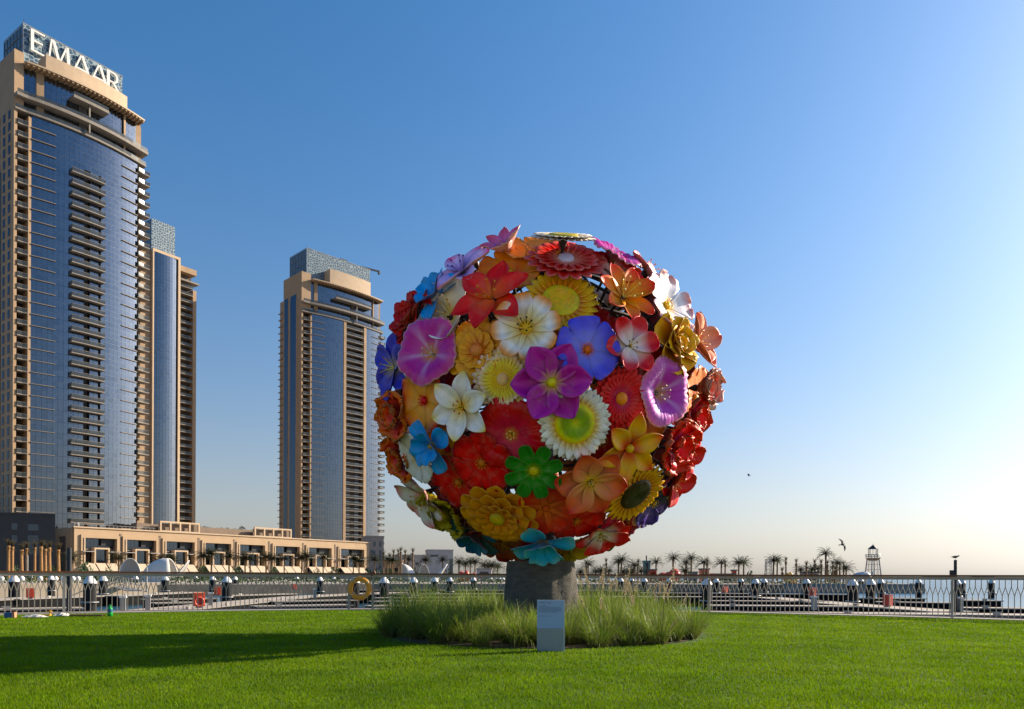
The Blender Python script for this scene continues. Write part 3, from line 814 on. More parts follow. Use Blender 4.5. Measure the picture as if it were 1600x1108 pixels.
        for L, n, off, el, w, z in ((1.05, 5, 0, (40, -20), .60, -.05), (0.9, 5, .5, (58, 5), .52, 0), (0.75, 5, .2, (72, 30), .42, .03), (0.58, 4, .6, (82, 62), .32, .04), (0.45, 3, .1, (88, 84), .25, .06)):
            one([2 * math.pi * (i + off) / n for i in range(n)], L=L, W=w, p=0.8, q=0.25, base=0.25, el=el, z0=z, stops=st, edge=g('edge'), crease=0.0, cup=0.55, ruf=0.04, rn=3, nu=8, nv=6)
    elif kind == 'trumpet':      # one fluted funnel
        n, k = 72, 14; b = MB(); Pm = []; C = []; depth = g('depth', 0.55); fl = g('flute', 18)
        rnd = random.Random(sd); lob = g('lobes', 5); ph = rnd.uniform(0, 6)
        for i in range(k + 1):
            u = i / k; row = []; cr = []
            for j in range(n + 1):
                t = 2 * math.pi * (j % n) / n
                rr = (0.05 + 0.95 * u) * (1 + 0.05 * u * math.cos(lob * t + ph) + 0.015 * u ** 4 * math.sin(fl * t))
                z = -depth + depth * (1 - (1 - u) ** 2.0) * 1.0 - 0.10 * max(0, u - .75) / .25 + 0.035 * u ** 2 * math.cos(fl * t) + 0.05 * u ** 3 * math.sin(lob * t + ph)
                row.append((rr * math.cos(t), rr * math.sin(t), z))
                c = grad(st, u)
                vv = 0.5 + 0.5 * math.cos(lob * t + ph); c = lerp3(c, g('vein', c), (vv ** 8) * (1 - u) * .9)
                if g('edge') and u > 0.93: c = lerp3(c, g('edge'), 0.85)
                c = tuple(x * (1 - 0.14 * (0.5 - 0.5 * math.cos(fl * t)) * u) for x in c); cr.append(c)
            Pm.append(row); C.append(cr)
        sheet(b, Pm, C, 0.02, back); out.append(('corolla', b, None))
        b = MB(); stamens(b, 6, depth * .85, 0.28, g('sc', S(225, 205, 190)), g('tipc', S(215, 200, 160)), z0=-depth, r=0.011); out.append(('stamens', b, None))
    elif kind == 'wavy':         # crinkled shell-like petals
        n = g('n', 5)
        one([2 * math.pi * i / n for i in range(n)], W=0.60, p=0.8, q=0.22, base=0.2, el=g('el', (48, 22)), stops=st, edge=g('edge'), crease=0.1, cup=0.3, ruf=0.13, rn=7, vein=1.0, vn=6, nu=14, nv=9)
        one([2 * math.pi * (i + .5) / n for i in range(n)], L=0.7, W=0.42, p=0.8, q=0.22, base=0.2, el=(66, 40), z0=.02, stops=st, edge=g('edge'), crease=0.1, cup=0.3, ruf=0.10, rn=6, vein=1.0, vn=6, nu=11, nv=8)
        b = MB(); dome(b, 0.13, 0.16, [(0, cen), (1, tuple(c * .6 for c in cen))], 0.05, 0.04, 12, 5); out.append(('flower_disc', b, None))
    return out

def g2(*cs):
    n = len(cs) - 1
    return [(i / n, c) for i, c in enumerate(cs)]
white, cream = S(242, 234, 232), S(240, 226, 170)
PAL = {
 'lilac_lily': pal(st=g2(S(70, 30, 100), S(175, 150, 205), S(195, 165, 205), S(205, 80, 140)), sc=S(150, 120, 170), tipc=S(90, 60, 110), w=.3, back=S(190, 160, 130)),
 'pink_cup': pal(st=g2(S(110, 50, 120), S(190, 110, 160), S(215, 90, 110)), back=S(205, 185, 150), n=7, w=.25, el=(58, 20)),
 'cream_sun': pal(st=g2(S(210, 170, 60), S(225, 215, 190), white), disc=g2(S(200, 180, 50), S(190, 170, 60), S(150, 130, 40))),
 'coral_gerbera': pal(st=g2(S(235, 190, 170), S(215, 60, 55), S(200, 45, 45)), cen=S(170, 165, 190), w=.14, n=18, q=.3, edge=S(215, 120, 110)),
 'orange_poppy': pal(st=g2(S(205, 80, 10), S(232, 150, 20), S(225, 135, 30)), cen=S(230, 190, 60)),
 'red_lily': pal(st=g2(S(235, 120, 20), S(205, 35, 10), S(190, 20, 8)), sc=S(235, 140, 30), tipc=S(220, 150, 30), w=.31, back=S(150, 40, 20)),
 'yellow_sun': pal(st=g2(S(220, 100, 5), S(240, 180, 5), S(245, 200, 10)), disc=g2(S(246, 200, 10), S(240, 185, 8), S(190, 165, 20), S(190, 185, 50), S(140, 130, 25)), cr=.48),
 'white_calla': pal(st=g2(S(245, 195, 10), S(238, 228, 190), S(232, 230, 225), S(225, 222, 222)), w=0.6, n=3, q=0.7, el=(36, 14)),
 'gold_lily': pal(st=g2(S(185, 120, 5), S(235, 165, 10), S(235, 130, 15), S(205, 50, 15)), n=7, w=0.29, q=0.65, el=(46, 12), sc=S(240, 215, 110), tipc=S(250, 230, 150), sl=.5),
 'pink_white': pal(st=g2(white, S(240, 205, 205), S(215, 50, 80), S(195, 25, 50)), w=0.36, q=0.55, el=(34, 10), sc=S(220, 190, 60), tipc=S(120, 70, 20), sl=.22),
 'white_pink': pal(st=g2(S(245, 200, 30), S(236, 234, 238), S(236, 230, 234), S(235, 170, 165)), n=5, w=.5, el=(34, 8), cen=S(240, 200, 30)),
 'red_rose': pal(st=g2(S(90, 10, 5), S(150, 20, 8), S(170, 30, 12))),
 'gold_rose': pal(st=g2(S(150, 90, 5), S(215, 150, 10), S(235, 180, 20)), edge=S(240, 195, 50)),
 'white_daisy': pal(st=g2(S(245, 190, 5), S(240, 225, 160), white, S(240, 190, 90)), edge=S(240, 150, 30), n=8, w=0.29, cen=S(240, 190, 10), stam=1, cr=.2),
 'mauve_trumpet': pal(st=g2(S(190, 150, 60), S(165, 70, 140), S(160, 50, 125), S(175, 75, 130)), vein=S(215, 180, 215), edge=S(215, 180, 160), flute=22, depth=.45),
 'bright_trumpet': pal(st=g2(S(190, 150, 60), S(160, 60, 150), S(165, 70, 160), S(215, 130, 185)), vein=S(215, 180, 225), edge=S(225, 190, 175), flute=30, depth=.5),
 'orange_dahlia': pal(st=g2(S(210, 85, 2), S(242, 165, 8), S(246, 178, 10)), cen=S(235, 150, 90), n=9),
 'deep_dahlia': pal(st=g2(S(205, 85, 2), S(240, 160, 5), S(245, 172, 8)), cen=S(215, 190, 30), n=11),
 'blue_round': pal(st=g2(S(225, 130, 30), S(118, 122, 205), S(92, 92, 196), S(86, 82, 190)), cen=S(235, 130, 20), w=0.56),
 'peach_lily': pal(st=g2(S(230, 90, 60), S(240, 180, 150), S(238, 160, 130), S(230, 110, 90)), w=.36, el=(48, 0), back=S(150, 100, 60)),
 'indigo_star': pal(st=g2(S(140, 130, 100), S(75, 75, 165), S(60, 60, 155), S(70, 70, 150)), w=.36, q=0.75, back=S(60, 60, 130)),
 'pale_gerbera': pal(st=g2(S(245, 190, 5), S(246, 205, 20), S(245, 218, 90), S(240, 205, 195)), cen=S(240, 195, 130), n=30, w=.1),
 'magenta_star': pal(st=g2(S(215, 190, 40), S(150, 40, 130), S(150, 35, 130), S(165, 60, 150)), w=0.43, q=0.9, ball=1, cen=S(225, 215, 30), el=(22, -6), ruf=.03),
 'red_gerbera': pal(st=g2(S(160, 40, 90), S(195, 40, 30), S(185, 28, 14)), cen=S(238, 150, 10), n=28, w=.105),
 'coral_tulip': pal(st=g2(S(200, 30, 20), S(225, 80, 60), S(235, 150, 130)), n=5, el=(60, 45), edge=S(240, 190, 170)),
 'brown_round': pal(st=g2(S(150, 70, 10), S(195, 115, 10), S(200, 120, 15)), back=S(140, 80, 15)),
 'amber_round': pal(st=g2(S(200, 60, 5), S(240, 170, 5), S(235, 150, 8), S(215, 80, 8)), n=5, w=.6, cen=S(200, 60, 10), el=(20, 0)),
 'white_lily': pal(st=g2(S(245, 195, 5), S(242, 232, 190), white, white, S(243, 215, 40)), w=.33, sc=S(240, 200, 40), tipc=S(170, 80, 10), sl=.22, el=(26, 4)),
 'orange_wavy': pal(st=g2(S(160, 50, 8), S(190, 70, 10), S(205, 95, 25)), edge=S(215, 130, 40)),
 'rust_wavy': pal(st=g2(S(120, 30, 5), S(175, 55, 5), S(205, 100, 8)), edge=S(225, 140, 20)),
 'white_sun': pal(st=g2(S(245, 180, 5), S(243, 205, 70), white, S(240, 235, 215)), disc=g2(S(190, 190, 20), S(120, 150, 20), S(110, 140, 15), S(190, 190, 25), S(240, 195, 10), S(235, 140, 5)), cr=.55),
 'red_poppy': pal(st=g2(S(215, 170, 40), S(170, 40, 70), S(180, 25, 15), S(178, 18, 6)), depth=.22, flute=26, lobes=6, sc=S(235, 200, 60), tipc=S(240, 215, 120), vein=S(190, 60, 80)),
 'blue_cup': pal(st=g2(S(190, 180, 60), S(30, 130, 190), S(28, 140, 200), S(35, 150, 210)), cen=S(220, 180, 40)),
 'white_round': pal(st=g2(S(220, 190, 80), S(220, 214, 200), S(225, 220, 210))),
 'red_round': pal(edge=S(140, 12, 3), st=g2(S(225, 110, 50), S(200, 38, 8), S(190, 26, 5)), n=6, w=0.47, cen=S(190, 120, 20), el=(16, -2)),  # darker edge paints in the shading that outlines each red petal
 'green_daisy': pal(st=g2(S(200, 190, 40), S(30, 120, 30), S(20, 105, 25), S(15, 95, 20)), n=8, cen=S(215, 200, 60), w=0.235),
 'yellow_lily': pal(st=g2(S(180, 40, 5), S(225, 120, 5), S(243, 185, 5), S(243, 185, 5), S(240, 160, 5), S(205, 60, 5)), w=.30, el=(30, -8), ball=1, cen=S(235, 190, 40)),
 'red_ruffle': pal(st=g2(S(175, 60, 130), S(205, 40, 15), S(200, 35, 10)), cen=S(170, 70, 140), edge=S(220, 90, 60)),
 'crimson_tube': pal(st=g2(S(150, 20, 20), S(195, 40, 50), S(215, 100, 100)), depth=.8, lobes=5, flute=10, edge=S(230, 140, 130)),
 'salmon_lily': pal(st=g2(S(235, 200, 60), S(236, 160, 110), S(236, 140, 105), S(232, 120, 85), S(210, 45, 15)), w=0.44, q=0.85, el=(26, 2), sl=.12, ruf=.03),
 'dark_sun': pal(st=g2(S(200, 110, 5), S(235, 170, 5), S(240, 185, 10)), disc=g2(S(40, 42, 12), S(35, 28, 10), S(48, 34, 14), S(30, 20, 8)), cr=.52),
 'flame_lily': pal(st=g2(S(230, 150, 20), S(205, 60, 8), S(200, 50, 8), S(215, 80, 20)), w=.42, el=(44, 0)),
 'plum_star': pal(st=g2(S(200, 60, 110), S(90, 20, 60), S(80, 15, 55)), w=.4, back=S(70, 20, 55)),
 'blush_lily': pal(st=g2(S(225, 110, 80), S(225, 210, 195), S(228, 222, 210), S(225, 120, 120)), w=0.36, q=0.6, el=(32, 8)),
 'pink_daisy': pal(st=g2(S(230, 130, 60), S(222, 95, 75), S(212, 70, 70)), n=6, w=.42, cen=S(220, 110, 40), cr=.12),
 'plum_trumpet': pal(st=g2(S(170, 80, 40), S(100, 25, 65), S(92, 20, 60), S(100, 30, 65)), vein=S(180, 120, 80), depth=.5, flute=14),
 'plum_bright': pal(st=g2(S(200, 90, 90), S(130, 30, 75), S(120, 22, 60), S(135, 30, 60)), vein=S(190, 80, 130), depth=.5, flute=24),
 'olive_wavy': pal(st=g2(S(120, 110, 20), S(150, 140, 40), S(165, 155, 50)), back=S(130, 120, 35)),
 'teal_cup': pal(st=g2(S(40, 60, 80), S(20, 90, 110), S(20, 80, 120))),
 'sky_cup': pal(st=g2(S(200, 160, 40), S(60, 150, 195), S(50, 155, 205), S(90, 180, 215)), cen=S(200, 130, 30), edge=S(110, 190, 215)),
 'olive_daisy': pal(st=g2(S(190, 120, 10), S(170, 150, 25), S(165, 150, 30)), n=9),
 'green_round': pal(st=g2(S(60, 130, 30), S(20, 100, 25), S(12, 85, 18)), cen=S(60, 120, 30)),
 'indigo_round': pal(st=g2(S(60, 40, 110), S(58, 40, 110), S(50, 32, 100)), back=S(50, 32, 90)),
 'dark_red_round': pal(st=g2(S(150, 80, 20), S(130, 16, 5), S(120, 12, 4)), n=6, w=0.47, cen=S(150, 110, 20), el=(14, -2)),
 'mustard_round': pal(st=g2(S(190, 110, 10), S(200, 130, 15), S(190, 120, 15)), back=S(150, 95, 20)),
 'blush_star': pal(st=g2(S(170, 90, 90), S(180, 110, 110), S(175, 100, 100)), back=S(165, 115, 95), n=5, w=.4),
}
# (x, y, size px, kind, palette, turn, lift m, tilt right, tilt up, label)
FLOWERS = [
 (792, 394, 84, 'lily', 'pink_cup', 0, -.02, -.15, .1, 'pink and lilac cup flower at the top left of the ball'),
 (880, 371, 92, 'sunflower', 'cream_sun', 0, .34, 0, .9, 'cream sunflower lying flat on the very top of the ball'),
 (966, 390, 84, 'trumpet', 'mauve_trumpet', 0, .20, .25, .5, 'pink trumpet flower at the top right of the ball'),
 (884, 407, 118, 'gerbera', 'coral_gerbera', 0, .05, 0, .25, 'coral red daisy below the flat cream sunflower'),
 (722, 424, 108, 'lily', 'lilac_lily', .3, .10, -.1, .2, 'lilac lily with pink petal tips on the upper left edge'),
 (1012, 424, 84, 'lily', 'blush_star', .2, .02, .5, .3, 'dusty pink star flower seen from behind at upper right'),
 (798, 430, 100, 'round', 'orange_poppy', .4, -.08, 0, .1, 'pale orange poppy behind the red lily'),
 (683, 464, 76, 'cup', 'blue_cup', .2, .02, -.3, .2, 'small blue flower at the upper left rim'),
 (768, 466, 128, 'lily', 'red_lily', .35, .22, -.1, .15, 'bright red six-petalled lily on the upper left'),
 (876, 471, 116, 'sunflower', 'yellow_sun', 0, .03, .05, .1, 'big yellow sunflower with a green-yellow disc'),
 (704, 492, 108, 'lily', 'white_calla', .9, -.08, -.1, .1, 'white broad-petalled flower with yellow throat beside the red lily'),
 (974, 464, 100, 'lily', 'gold_lily', .2, .14, .1, .05, 'golden lily with red petal tips'),
 (958, 428, 90, 'lily', 'pink_white', .6, -.05, 0, .2, 'red and white flower behind the golden lily'),
 (1040, 478, 98, 'round', 'white_pink', .1, .05, .2, .1, 'white flower with pink rim on the upper right edge'),
 (652, 502, 80, 'rose', 'red_rose', 0, -.02, -.2, .1, 'dark red rose at the left rim above the mauve trumpet'),
 (822, 513, 102, 'daisy', 'white_daisy', .15, .20, 0, 0, 'white daisy with orange petal tips and yellow centre'),
 (664, 546, 100, 'trumpet', 'mauve_trumpet', .2, .26, .25, 0, 'mauve trumpet flower on the left side of the ball'),
 (748, 549, 104, 'dahlia', 'orange_dahlia', .1, .0, 0, 0, 'orange double dahlia with peach centre'),
 (917, 547, 94, 'round', 'blue_round', .5, .18, 0, 0, 'blue violet five-petalled flower with orange centre'),
 (984, 541, 90, 'lily', 'pink_white', .2, .24, 0, 0, 'pink flower fading to a white centre'),
 (1048, 541, 84, 'rose', 'gold_rose', .3, .0, .1, 0, 'golden yellow rose on the right side'),
 (1086, 536, 98, 'lily', 'peach_lily', .3, .05, .1, .1, 'peach pink lily seen from the side at the right rim'),
 (616, 574, 100, 'lily', 'indigo_star', .3, .10, -.05, -.05, 'indigo blue star flower at the left rim'),
 (786, 593, 92, 'gerbera', 'pale_gerbera', 0, .05, 0, 0, 'pale yellow fringed gerbera with pink petal ends'),
 (862, 598, 118, 'lily', 'magenta_star', .05, .28, 0, 0, 'large magenta six-petalled star flower in the middle'),
 (970, 623, 94, 'gerbera', 'red_gerbera', 0, .05, 0, 0, 'red gerbera with orange button centre'),
 (1044, 613, 98, 'trumpet', 'bright_trumpet', .2, .16, -.05, 0, 'bright mauve trumpet flower on the right side'),
 (1090, 606, 72, 'wavy', 'coral_tulip', .2, .0, .1, 0, 'crinkled coral flower beside the right trumpet flower'),
 (1108, 622, 90, 'round', 'brown_round', .2, -.1, .3, 0, 'golden brown flower at the far right rim'),
 (664, 626, 92, 'round', 'amber_round', .3, .0, 0, 0, 'amber round flower below the left trumpet flower'),
 (722, 636, 104, 'lily', 'white_lily', .25, .20, 0, 0, 'white lily with yellow tips on the left side'),
 (626, 648, 76, 'wavy', 'orange_wavy', .4, .02, 0, 0, 'orange crinkled flower left of the amber flower'),
 (604, 650, 58, 'wavy', 'rust_wavy', .1, .02, -.2, 0, 'rust orange crinkled flower at the left rim'),
 (898, 661, 112, 'sunflower', 'white_sun', 0, .16, 0, 0, 'white sunflower with green and orange disc'),
 (797, 681, 110, 'trumpet', 'red_poppy', .2, .10, 0, 0, 'large ruffled red poppy with yellow stamens'),
 (676, 696, 74, 'cup', 'blue_cup', .35, .22, .05, 0, 'sky blue cupped flower on the lower left'),
 (654, 714, 76, 'round', 'white_round', .2, .0, 0, 0, 'white flower half hidden behind the sky blue one'),
 (754, 722, 96, 'round', 'red_round', .2, .04, 0, 0, 'red six-petalled flower below the ruffled poppy'),
 (834, 735, 88, 'daisy', 'green_daisy', .3, .20, 0, 0, 'green daisy with yellow centre'),
 (982, 700, 108, 'lily', 'yellow_lily', .5, .20, 0, 0, 'yellow orange lily with red throat on the right'),
 (1050, 695, 86, 'wavy', 'red_ruffle', .2, .0, .05, 0, 'red ruffled flower with a purple button'),
 (1094, 678, 76, 'trumpet', 'crimson_tube', .2, .05, .1, 0, 'crimson pink tube flower at the right rim'),
 (718, 752, 92, 'round', 'red_round', .6, -.04, 0, 0, 'red flower at the lower left overlapped by its red neighbour'),
 (922, 752, 112, 'lily', 'salmon_lily', .0, .22, 0, 0, 'large salmon pink lily with red tips'),
 (992, 771, 104, 'sunflower', 'dark_sun', 0, .10, 0, 0, 'sunflower with a dark brown disc on the lower right'),
 (1054, 752, 88, 'lily', 'flame_lily', .3, .02, .1, 0, 'flame orange lily on the lower right edge'),
 (632, 712, 72, 'wavy', 'rust_wavy', .5, .0, 0, 0, 'rust brown crinkled flower left of the sky blue one'),
 (604, 716, 84, 'lily', 'plum_star', .4, .0, -.2, .1, 'dark plum star flower at the left rim'),
 (660, 778, 100, 'lily', 'blush_lily', .35, .10, 0, 0, 'white lily with blush pink edges at the lower left'),
 (779, 805, 118, 'dahlia', 'deep_dahlia', .1, .12, 0, 0, 'deep orange dahlia with yellow button near the bottom'),
 (853, 793, 92, 'daisy', 'pink_daisy', .2, .05, 0, 0, 'salmon pink flower beside the deep orange dahlia'),
 (900, 812, 84, 'round', 'red_round', .3, -.03, 0, 0, 'red flower below the salmon pink lily'),
 (712, 822, 108, 'trumpet', 'plum_trumpet', .2, .04, 0, 0, 'dark plum trumpet flower at the lower left'),
 (676, 824, 84, 'wavy', 'olive_wavy', .2, -.1, -.2, -.1, 'olive yellow crinkled flower at the lower left rim'),
 (938, 834, 84, 'lily', 'pink_white', .4, .05, 0, 0, 'red flower with white heart near the bottom'),
 (986, 838, 104, 'trumpet', 'plum_bright', .2, .05, .05, 0, 'plum red trumpet flower at the lower right'),
 (1042, 806, 80, 'round', 'indigo_round', .2, .0, .3, -.1, 'indigo flower at the lower right rim'),
 (1024, 796, 78, 'round', 'white_pink', .2, -.05, .1, 0, 'blush flower between the dark sunflower and indigo flower'),
 (848, 846, 84, 'cup', 'sky_cup', .4, .16, 0, .1, 'pale blue cupped flower above the trunk'),
 (786, 856, 108, 'round', 'dark_red_round', .2, -.02, 0, 0, 'dark red flower under the deep orange dahlia'),
 (736, 854, 78, 'cup', 'teal_cup', .2, .0, 0, 0, 'dark teal flower at the bottom left'),
 (888, 856, 80, 'daisy', 'olive_daisy', .2, .0, 0, 0, 'olive yellow flower right of the pale blue one'),
 (932, 862, 76, 'round', 'green_round', .2, .02, 0, 0, 'dark green flower at the bottom right of the trunk'),
 (966, 862, 72, 'lily', 'flame_lily', .2, .0, 0, 0, 'small orange flower at the bottom right'),
 (836, 396, 90, 'round', 'mustard_round', .2, -.12, 0, .2, 'mustard flower tucked under the cream sunflower'),
 (716, 575, 84, 'round', 'dark_red_round', .2, -.28, 0, 0, 'dark flower deep between the left trumpet and orange dahlia'),
 (930, 515, 70, 'round', 'dark_red_round', .2, -.30, 0, 0, 'dark red flower deep behind the yellow sunflower'),
 (1020, 580, 84, 'round', 'dark_red_round', .5, -.25, 0, 0, 'dark red flower deep behind the pink one'),
 (1012, 650, 80, 'round', 'brown_round', .5, -.25, 0, 0, 'brown flower deep behind the yellow lily'),
 (1080, 650, 68, 'wavy', 'red_ruffle', .5, -.02, .1, 0, 'red crinkled flower under the right trumpet flower'),
 (1080, 716, 76, 'lily', 'flame_lily', .5, .0, .1, 0, 'orange red flower above the flame lily at the right'),
 (700, 700, 80, 'round', 'amber_round', .5, -.25, 0, 0, 'yellow flower deep behind the sky blue one'),
 (940, 690, 80, 'round', 'dark_red_round', .5, -.26, 0, 0, 'dark red flower deep behind the white sunflower'),
 (880, 560, 80, 'round', 'brown_round', .5, -.30, 0, 0, 'brown flower deep behind the magenta star'),
]
def vivid(c):
    m = max(c); 
    k = (1.48 if m < 0.62 else 1.10); warm = c[0] > c[2] * 1.6
    return tuple(min(0.92, max(0.0, (m - (m - x) * 1.10)) * k * (0.95 if (i == 1 and warm) else 1.0)) for i, x in enumerate(c))
for _k in ('magenta_star', 'blue_round', 'green_daisy', 'red_round', 'dark_red_round', 'salmon_lily', 'blue_cup', 'sky_cup', 'red_poppy', 'amber_round'):
    stp = PAL[_k]['st']; PAL[_k]['st'] = [stp[0], (0.17, stp[1][1])] + stp[1:]
for _k, _p in PAL.items():
    for _q, _v in list(_p.items()):
        if isinstance(_v, tuple) and len(_v) == 3 and _q not in ('el',): _p[_q] = vivid(_v)
        elif _q in ('st', 'disc'): _p[_q] = [(u, vivid(c_)) for u, c_ in _v]
petal_count = 0
placed = []
def put_flower(pos, nrm, size, kind, palname, turn, label=None, split=True):
    """one flower: root mesh = stem and calyx, children = petals and centre"""
    global petal_count
    zq = nrm.to_track_quat('Z', 'Y')
    out = flower(kind, PAL[palname])
    names = {'lily': 'lily_flower', 'round': 'round_flower', 'daisy': 'daisy_flower', 'gerbera': 'gerbera_flower', 'sunflower': 'sunflower', 'dahlia': 'dahlia_flower',
             'cup': 'cup_flower', 'rose': 'rose_flower', 'trumpet': 'trumpet_flower', 'wavy': 'crinkled_flower'}
    b = MB(); d0 = -0.45 if kind == 'trumpet' else 0.0
    b.lathe([(0.04, -1.5), (0.05, -0.35 + d0), (0.13, -0.16 + d0), (0.15, -0.02 + d0)], 10)
    npt = sum(len(r) for _, _, r in out if r)
    if not split:                                   # hidden side: corolla joined
        for nm, mb_, rots in out:
            for a in (rots or [0]):
                c, s = math.cos(a), math.sin(a)
                b.mi = 1; b.usec = True
                b.add([(x * c - y * s, x * s + y * c, z) for x, y, z in mb_.v], mb_.f, mb_.c)
    root = b.build(names[kind], [M['frame'], M['petal']], sculpture, True)
    root.location = pos - SO
    root.rotation_mode = 'QUATERNION'
    root.rotation_quaternion = zq @ Matrix.Rotation(turn, 3, 'Z').to_quaternion()
    root.scale = (size / 2,) * 3
    if label: root['label'] = label
    if split and kind in ('wavy', 'rose', 'dahlia'):   # crowded small petals: one corolla
        cb = MB()
        for nm, mb_, rots in out:
            if rots is None:
                mb_.build(nm, M['petal'], root, True); continue
            for a in rots:
                c, s = math.cos(a), math.sin(a); cb.usec = True
                cb.add([(x * c - y * s, x * s + y * c, z) for x, y, z in mb_.v], mb_.f, mb_.c)
        cb.build('corolla', M['petal'], root, True)
    elif split:
        for nm, mb_, rots in out:
            if rots is None:
                mb_.build(nm, M['petal'], root, True)
            else:
                me = mb_.mesh('petal', M['petal'], True)
                for a in rots:
                    o = link_mesh('petal', me, root, (0, 0, 0), (0, 0, a)); petal_count += 1
    return root
camp = Vector((0, 0, CAM_H))
for (px, py, sz, kind, pn, turn, lift, tx, tz, label) in FLOWERS:
    d = ray(px, py).normalized(); R = BALL_R + lift
    oc = camp - BALL; bq = oc.dot(d); disc = bq * bq - (oc.dot(oc) - R * R)
    if disc > 0:
        pos = camp + d * (-bq - math.sqrt(disc))
    else:
        cl = camp + d * (-bq); pos = BALL + (cl - BALL).normalized() * min((cl - BALL).length, R - 0.04)
    nrm = (pos - BALL).normalized() + Vector((tx, 0, tz)); nrm.normalize()
    tc_ = (camp - pos).normalized(); f_ = nrm.dot(tc_)
    if f_ < 0.55 and py > 450: nrm = (nrm + tc_ * (0.55 - f_) * 0.75).normalized()
    # face a little more outwards towards a viewer's side for rim flowers
    size = sz * pos.y / FPX * 1.10
    placed.append((pos - BALL).normalized())
    many = kind in ('wavy', 'rose', 'dahlia') or lift < -0.2
    put_flower(pos, nrm, size, kind, pn, turn, label, split=lift > -0.2)
# flowers of the hidden side
rnd = random.Random(21); kinds = [('lily', 'salmon_lily'), ('round', 'red_round'), ('gerbera', 'red_gerbera'), ('lily', 'yellow_lily'), ('round', 'orange_poppy'), ('daisy', 'white_daisy'),
    ('round', 'brown_round'), ('lily', 'magenta_star'), ('trumpet', 'mauve_trumpet'), ('cup', 'blue_cup'), ('round', 'dark_red_round'), ('lily', 'white_lily'), ('gerbera', 'coral_gerbera')]
N = 150
for k in range(N):
    z = 1 - 2 * (k + .5) / N; g = math.pi * (3 - math.sqrt(5)) * k; r = math.sqrt(1 - z * z)
    d = Vector((r * math.cos(g), r * math.sin(g), z))
    if z < -0.93 or z > 0.88: continue
    tocam = (camp - BALL).normalized()
    if d.dot(tocam) > 0.15: continue
    if min(math.acos(max(-1, min(1, d.dot(p)))) for p in placed) < 0.21: continue
    kd, pn = kinds[rnd.randrange(len(kinds))]
    put_flower(BALL + d * (BALL_R + rnd.uniform(-.32, -.12)), (d + Vector((rnd.uniform(-.1, .1), rnd.uniform(-.1, .1), rnd.uniform(-.1, .1)))).normalized(), rnd.uniform(.95, 1.25), kd, pn, rnd.uniform(0, 6), None, split=False)
# green leaves on the right rim
lf = MB(); petal(lf, L=0.55, W=0.11, p=.6, q=.7, base=.3, el=(20, -10), r0=0, stops=g2(S(20, 70, 20), S(30, 90, 25), S(25, 80, 25)), crease=.4, cup=.2, back=S(15, 45, 15), thick=.02)
lf_me = lf.mesh('leaf', M['petal'], True)
for (px, py, ax) in ((1062, 505, (-.2, 0, 1)), (1092, 545, (.5, 0, .7)), (1098, 590, (.6, 0, -.7)), (1050, 520, (-.5, 0, .8))):
    pos = at(px, py, 16.3); o = link_mesh('leaf', lf_me, sculpture, pos - SO); o.rotation_mode = 'QUATERNION'
    X = Vector(ax).normalized(); Z = (pos - BALL).normalized(); Yv = Z.cross(X).normalized(); Z = X.cross(Yv)
    o.rotation_quaternion = Matrix((X, Yv, Z)).transposed().to_quaternion()
# yellow tube bud with white tip on the right rim
b = MB(); p0 = at(1074, 640, 15.2) - SO; p1 = at(1104, 635, 15.0) - SO; p2 = at(1118, 637, 15.0) - SO
b.usec = True; b.col = S(215, 150, 10); b.tube([p0, p1], [0.06, 0.05], 10); b.col = S(215, 215, 205); b.tube([p1, p1 * .3 + p2 * .7, p2], [0.055, 0.062, 0.045], 10)
b.build('flower_bud', M['petal'], sculpture, True)

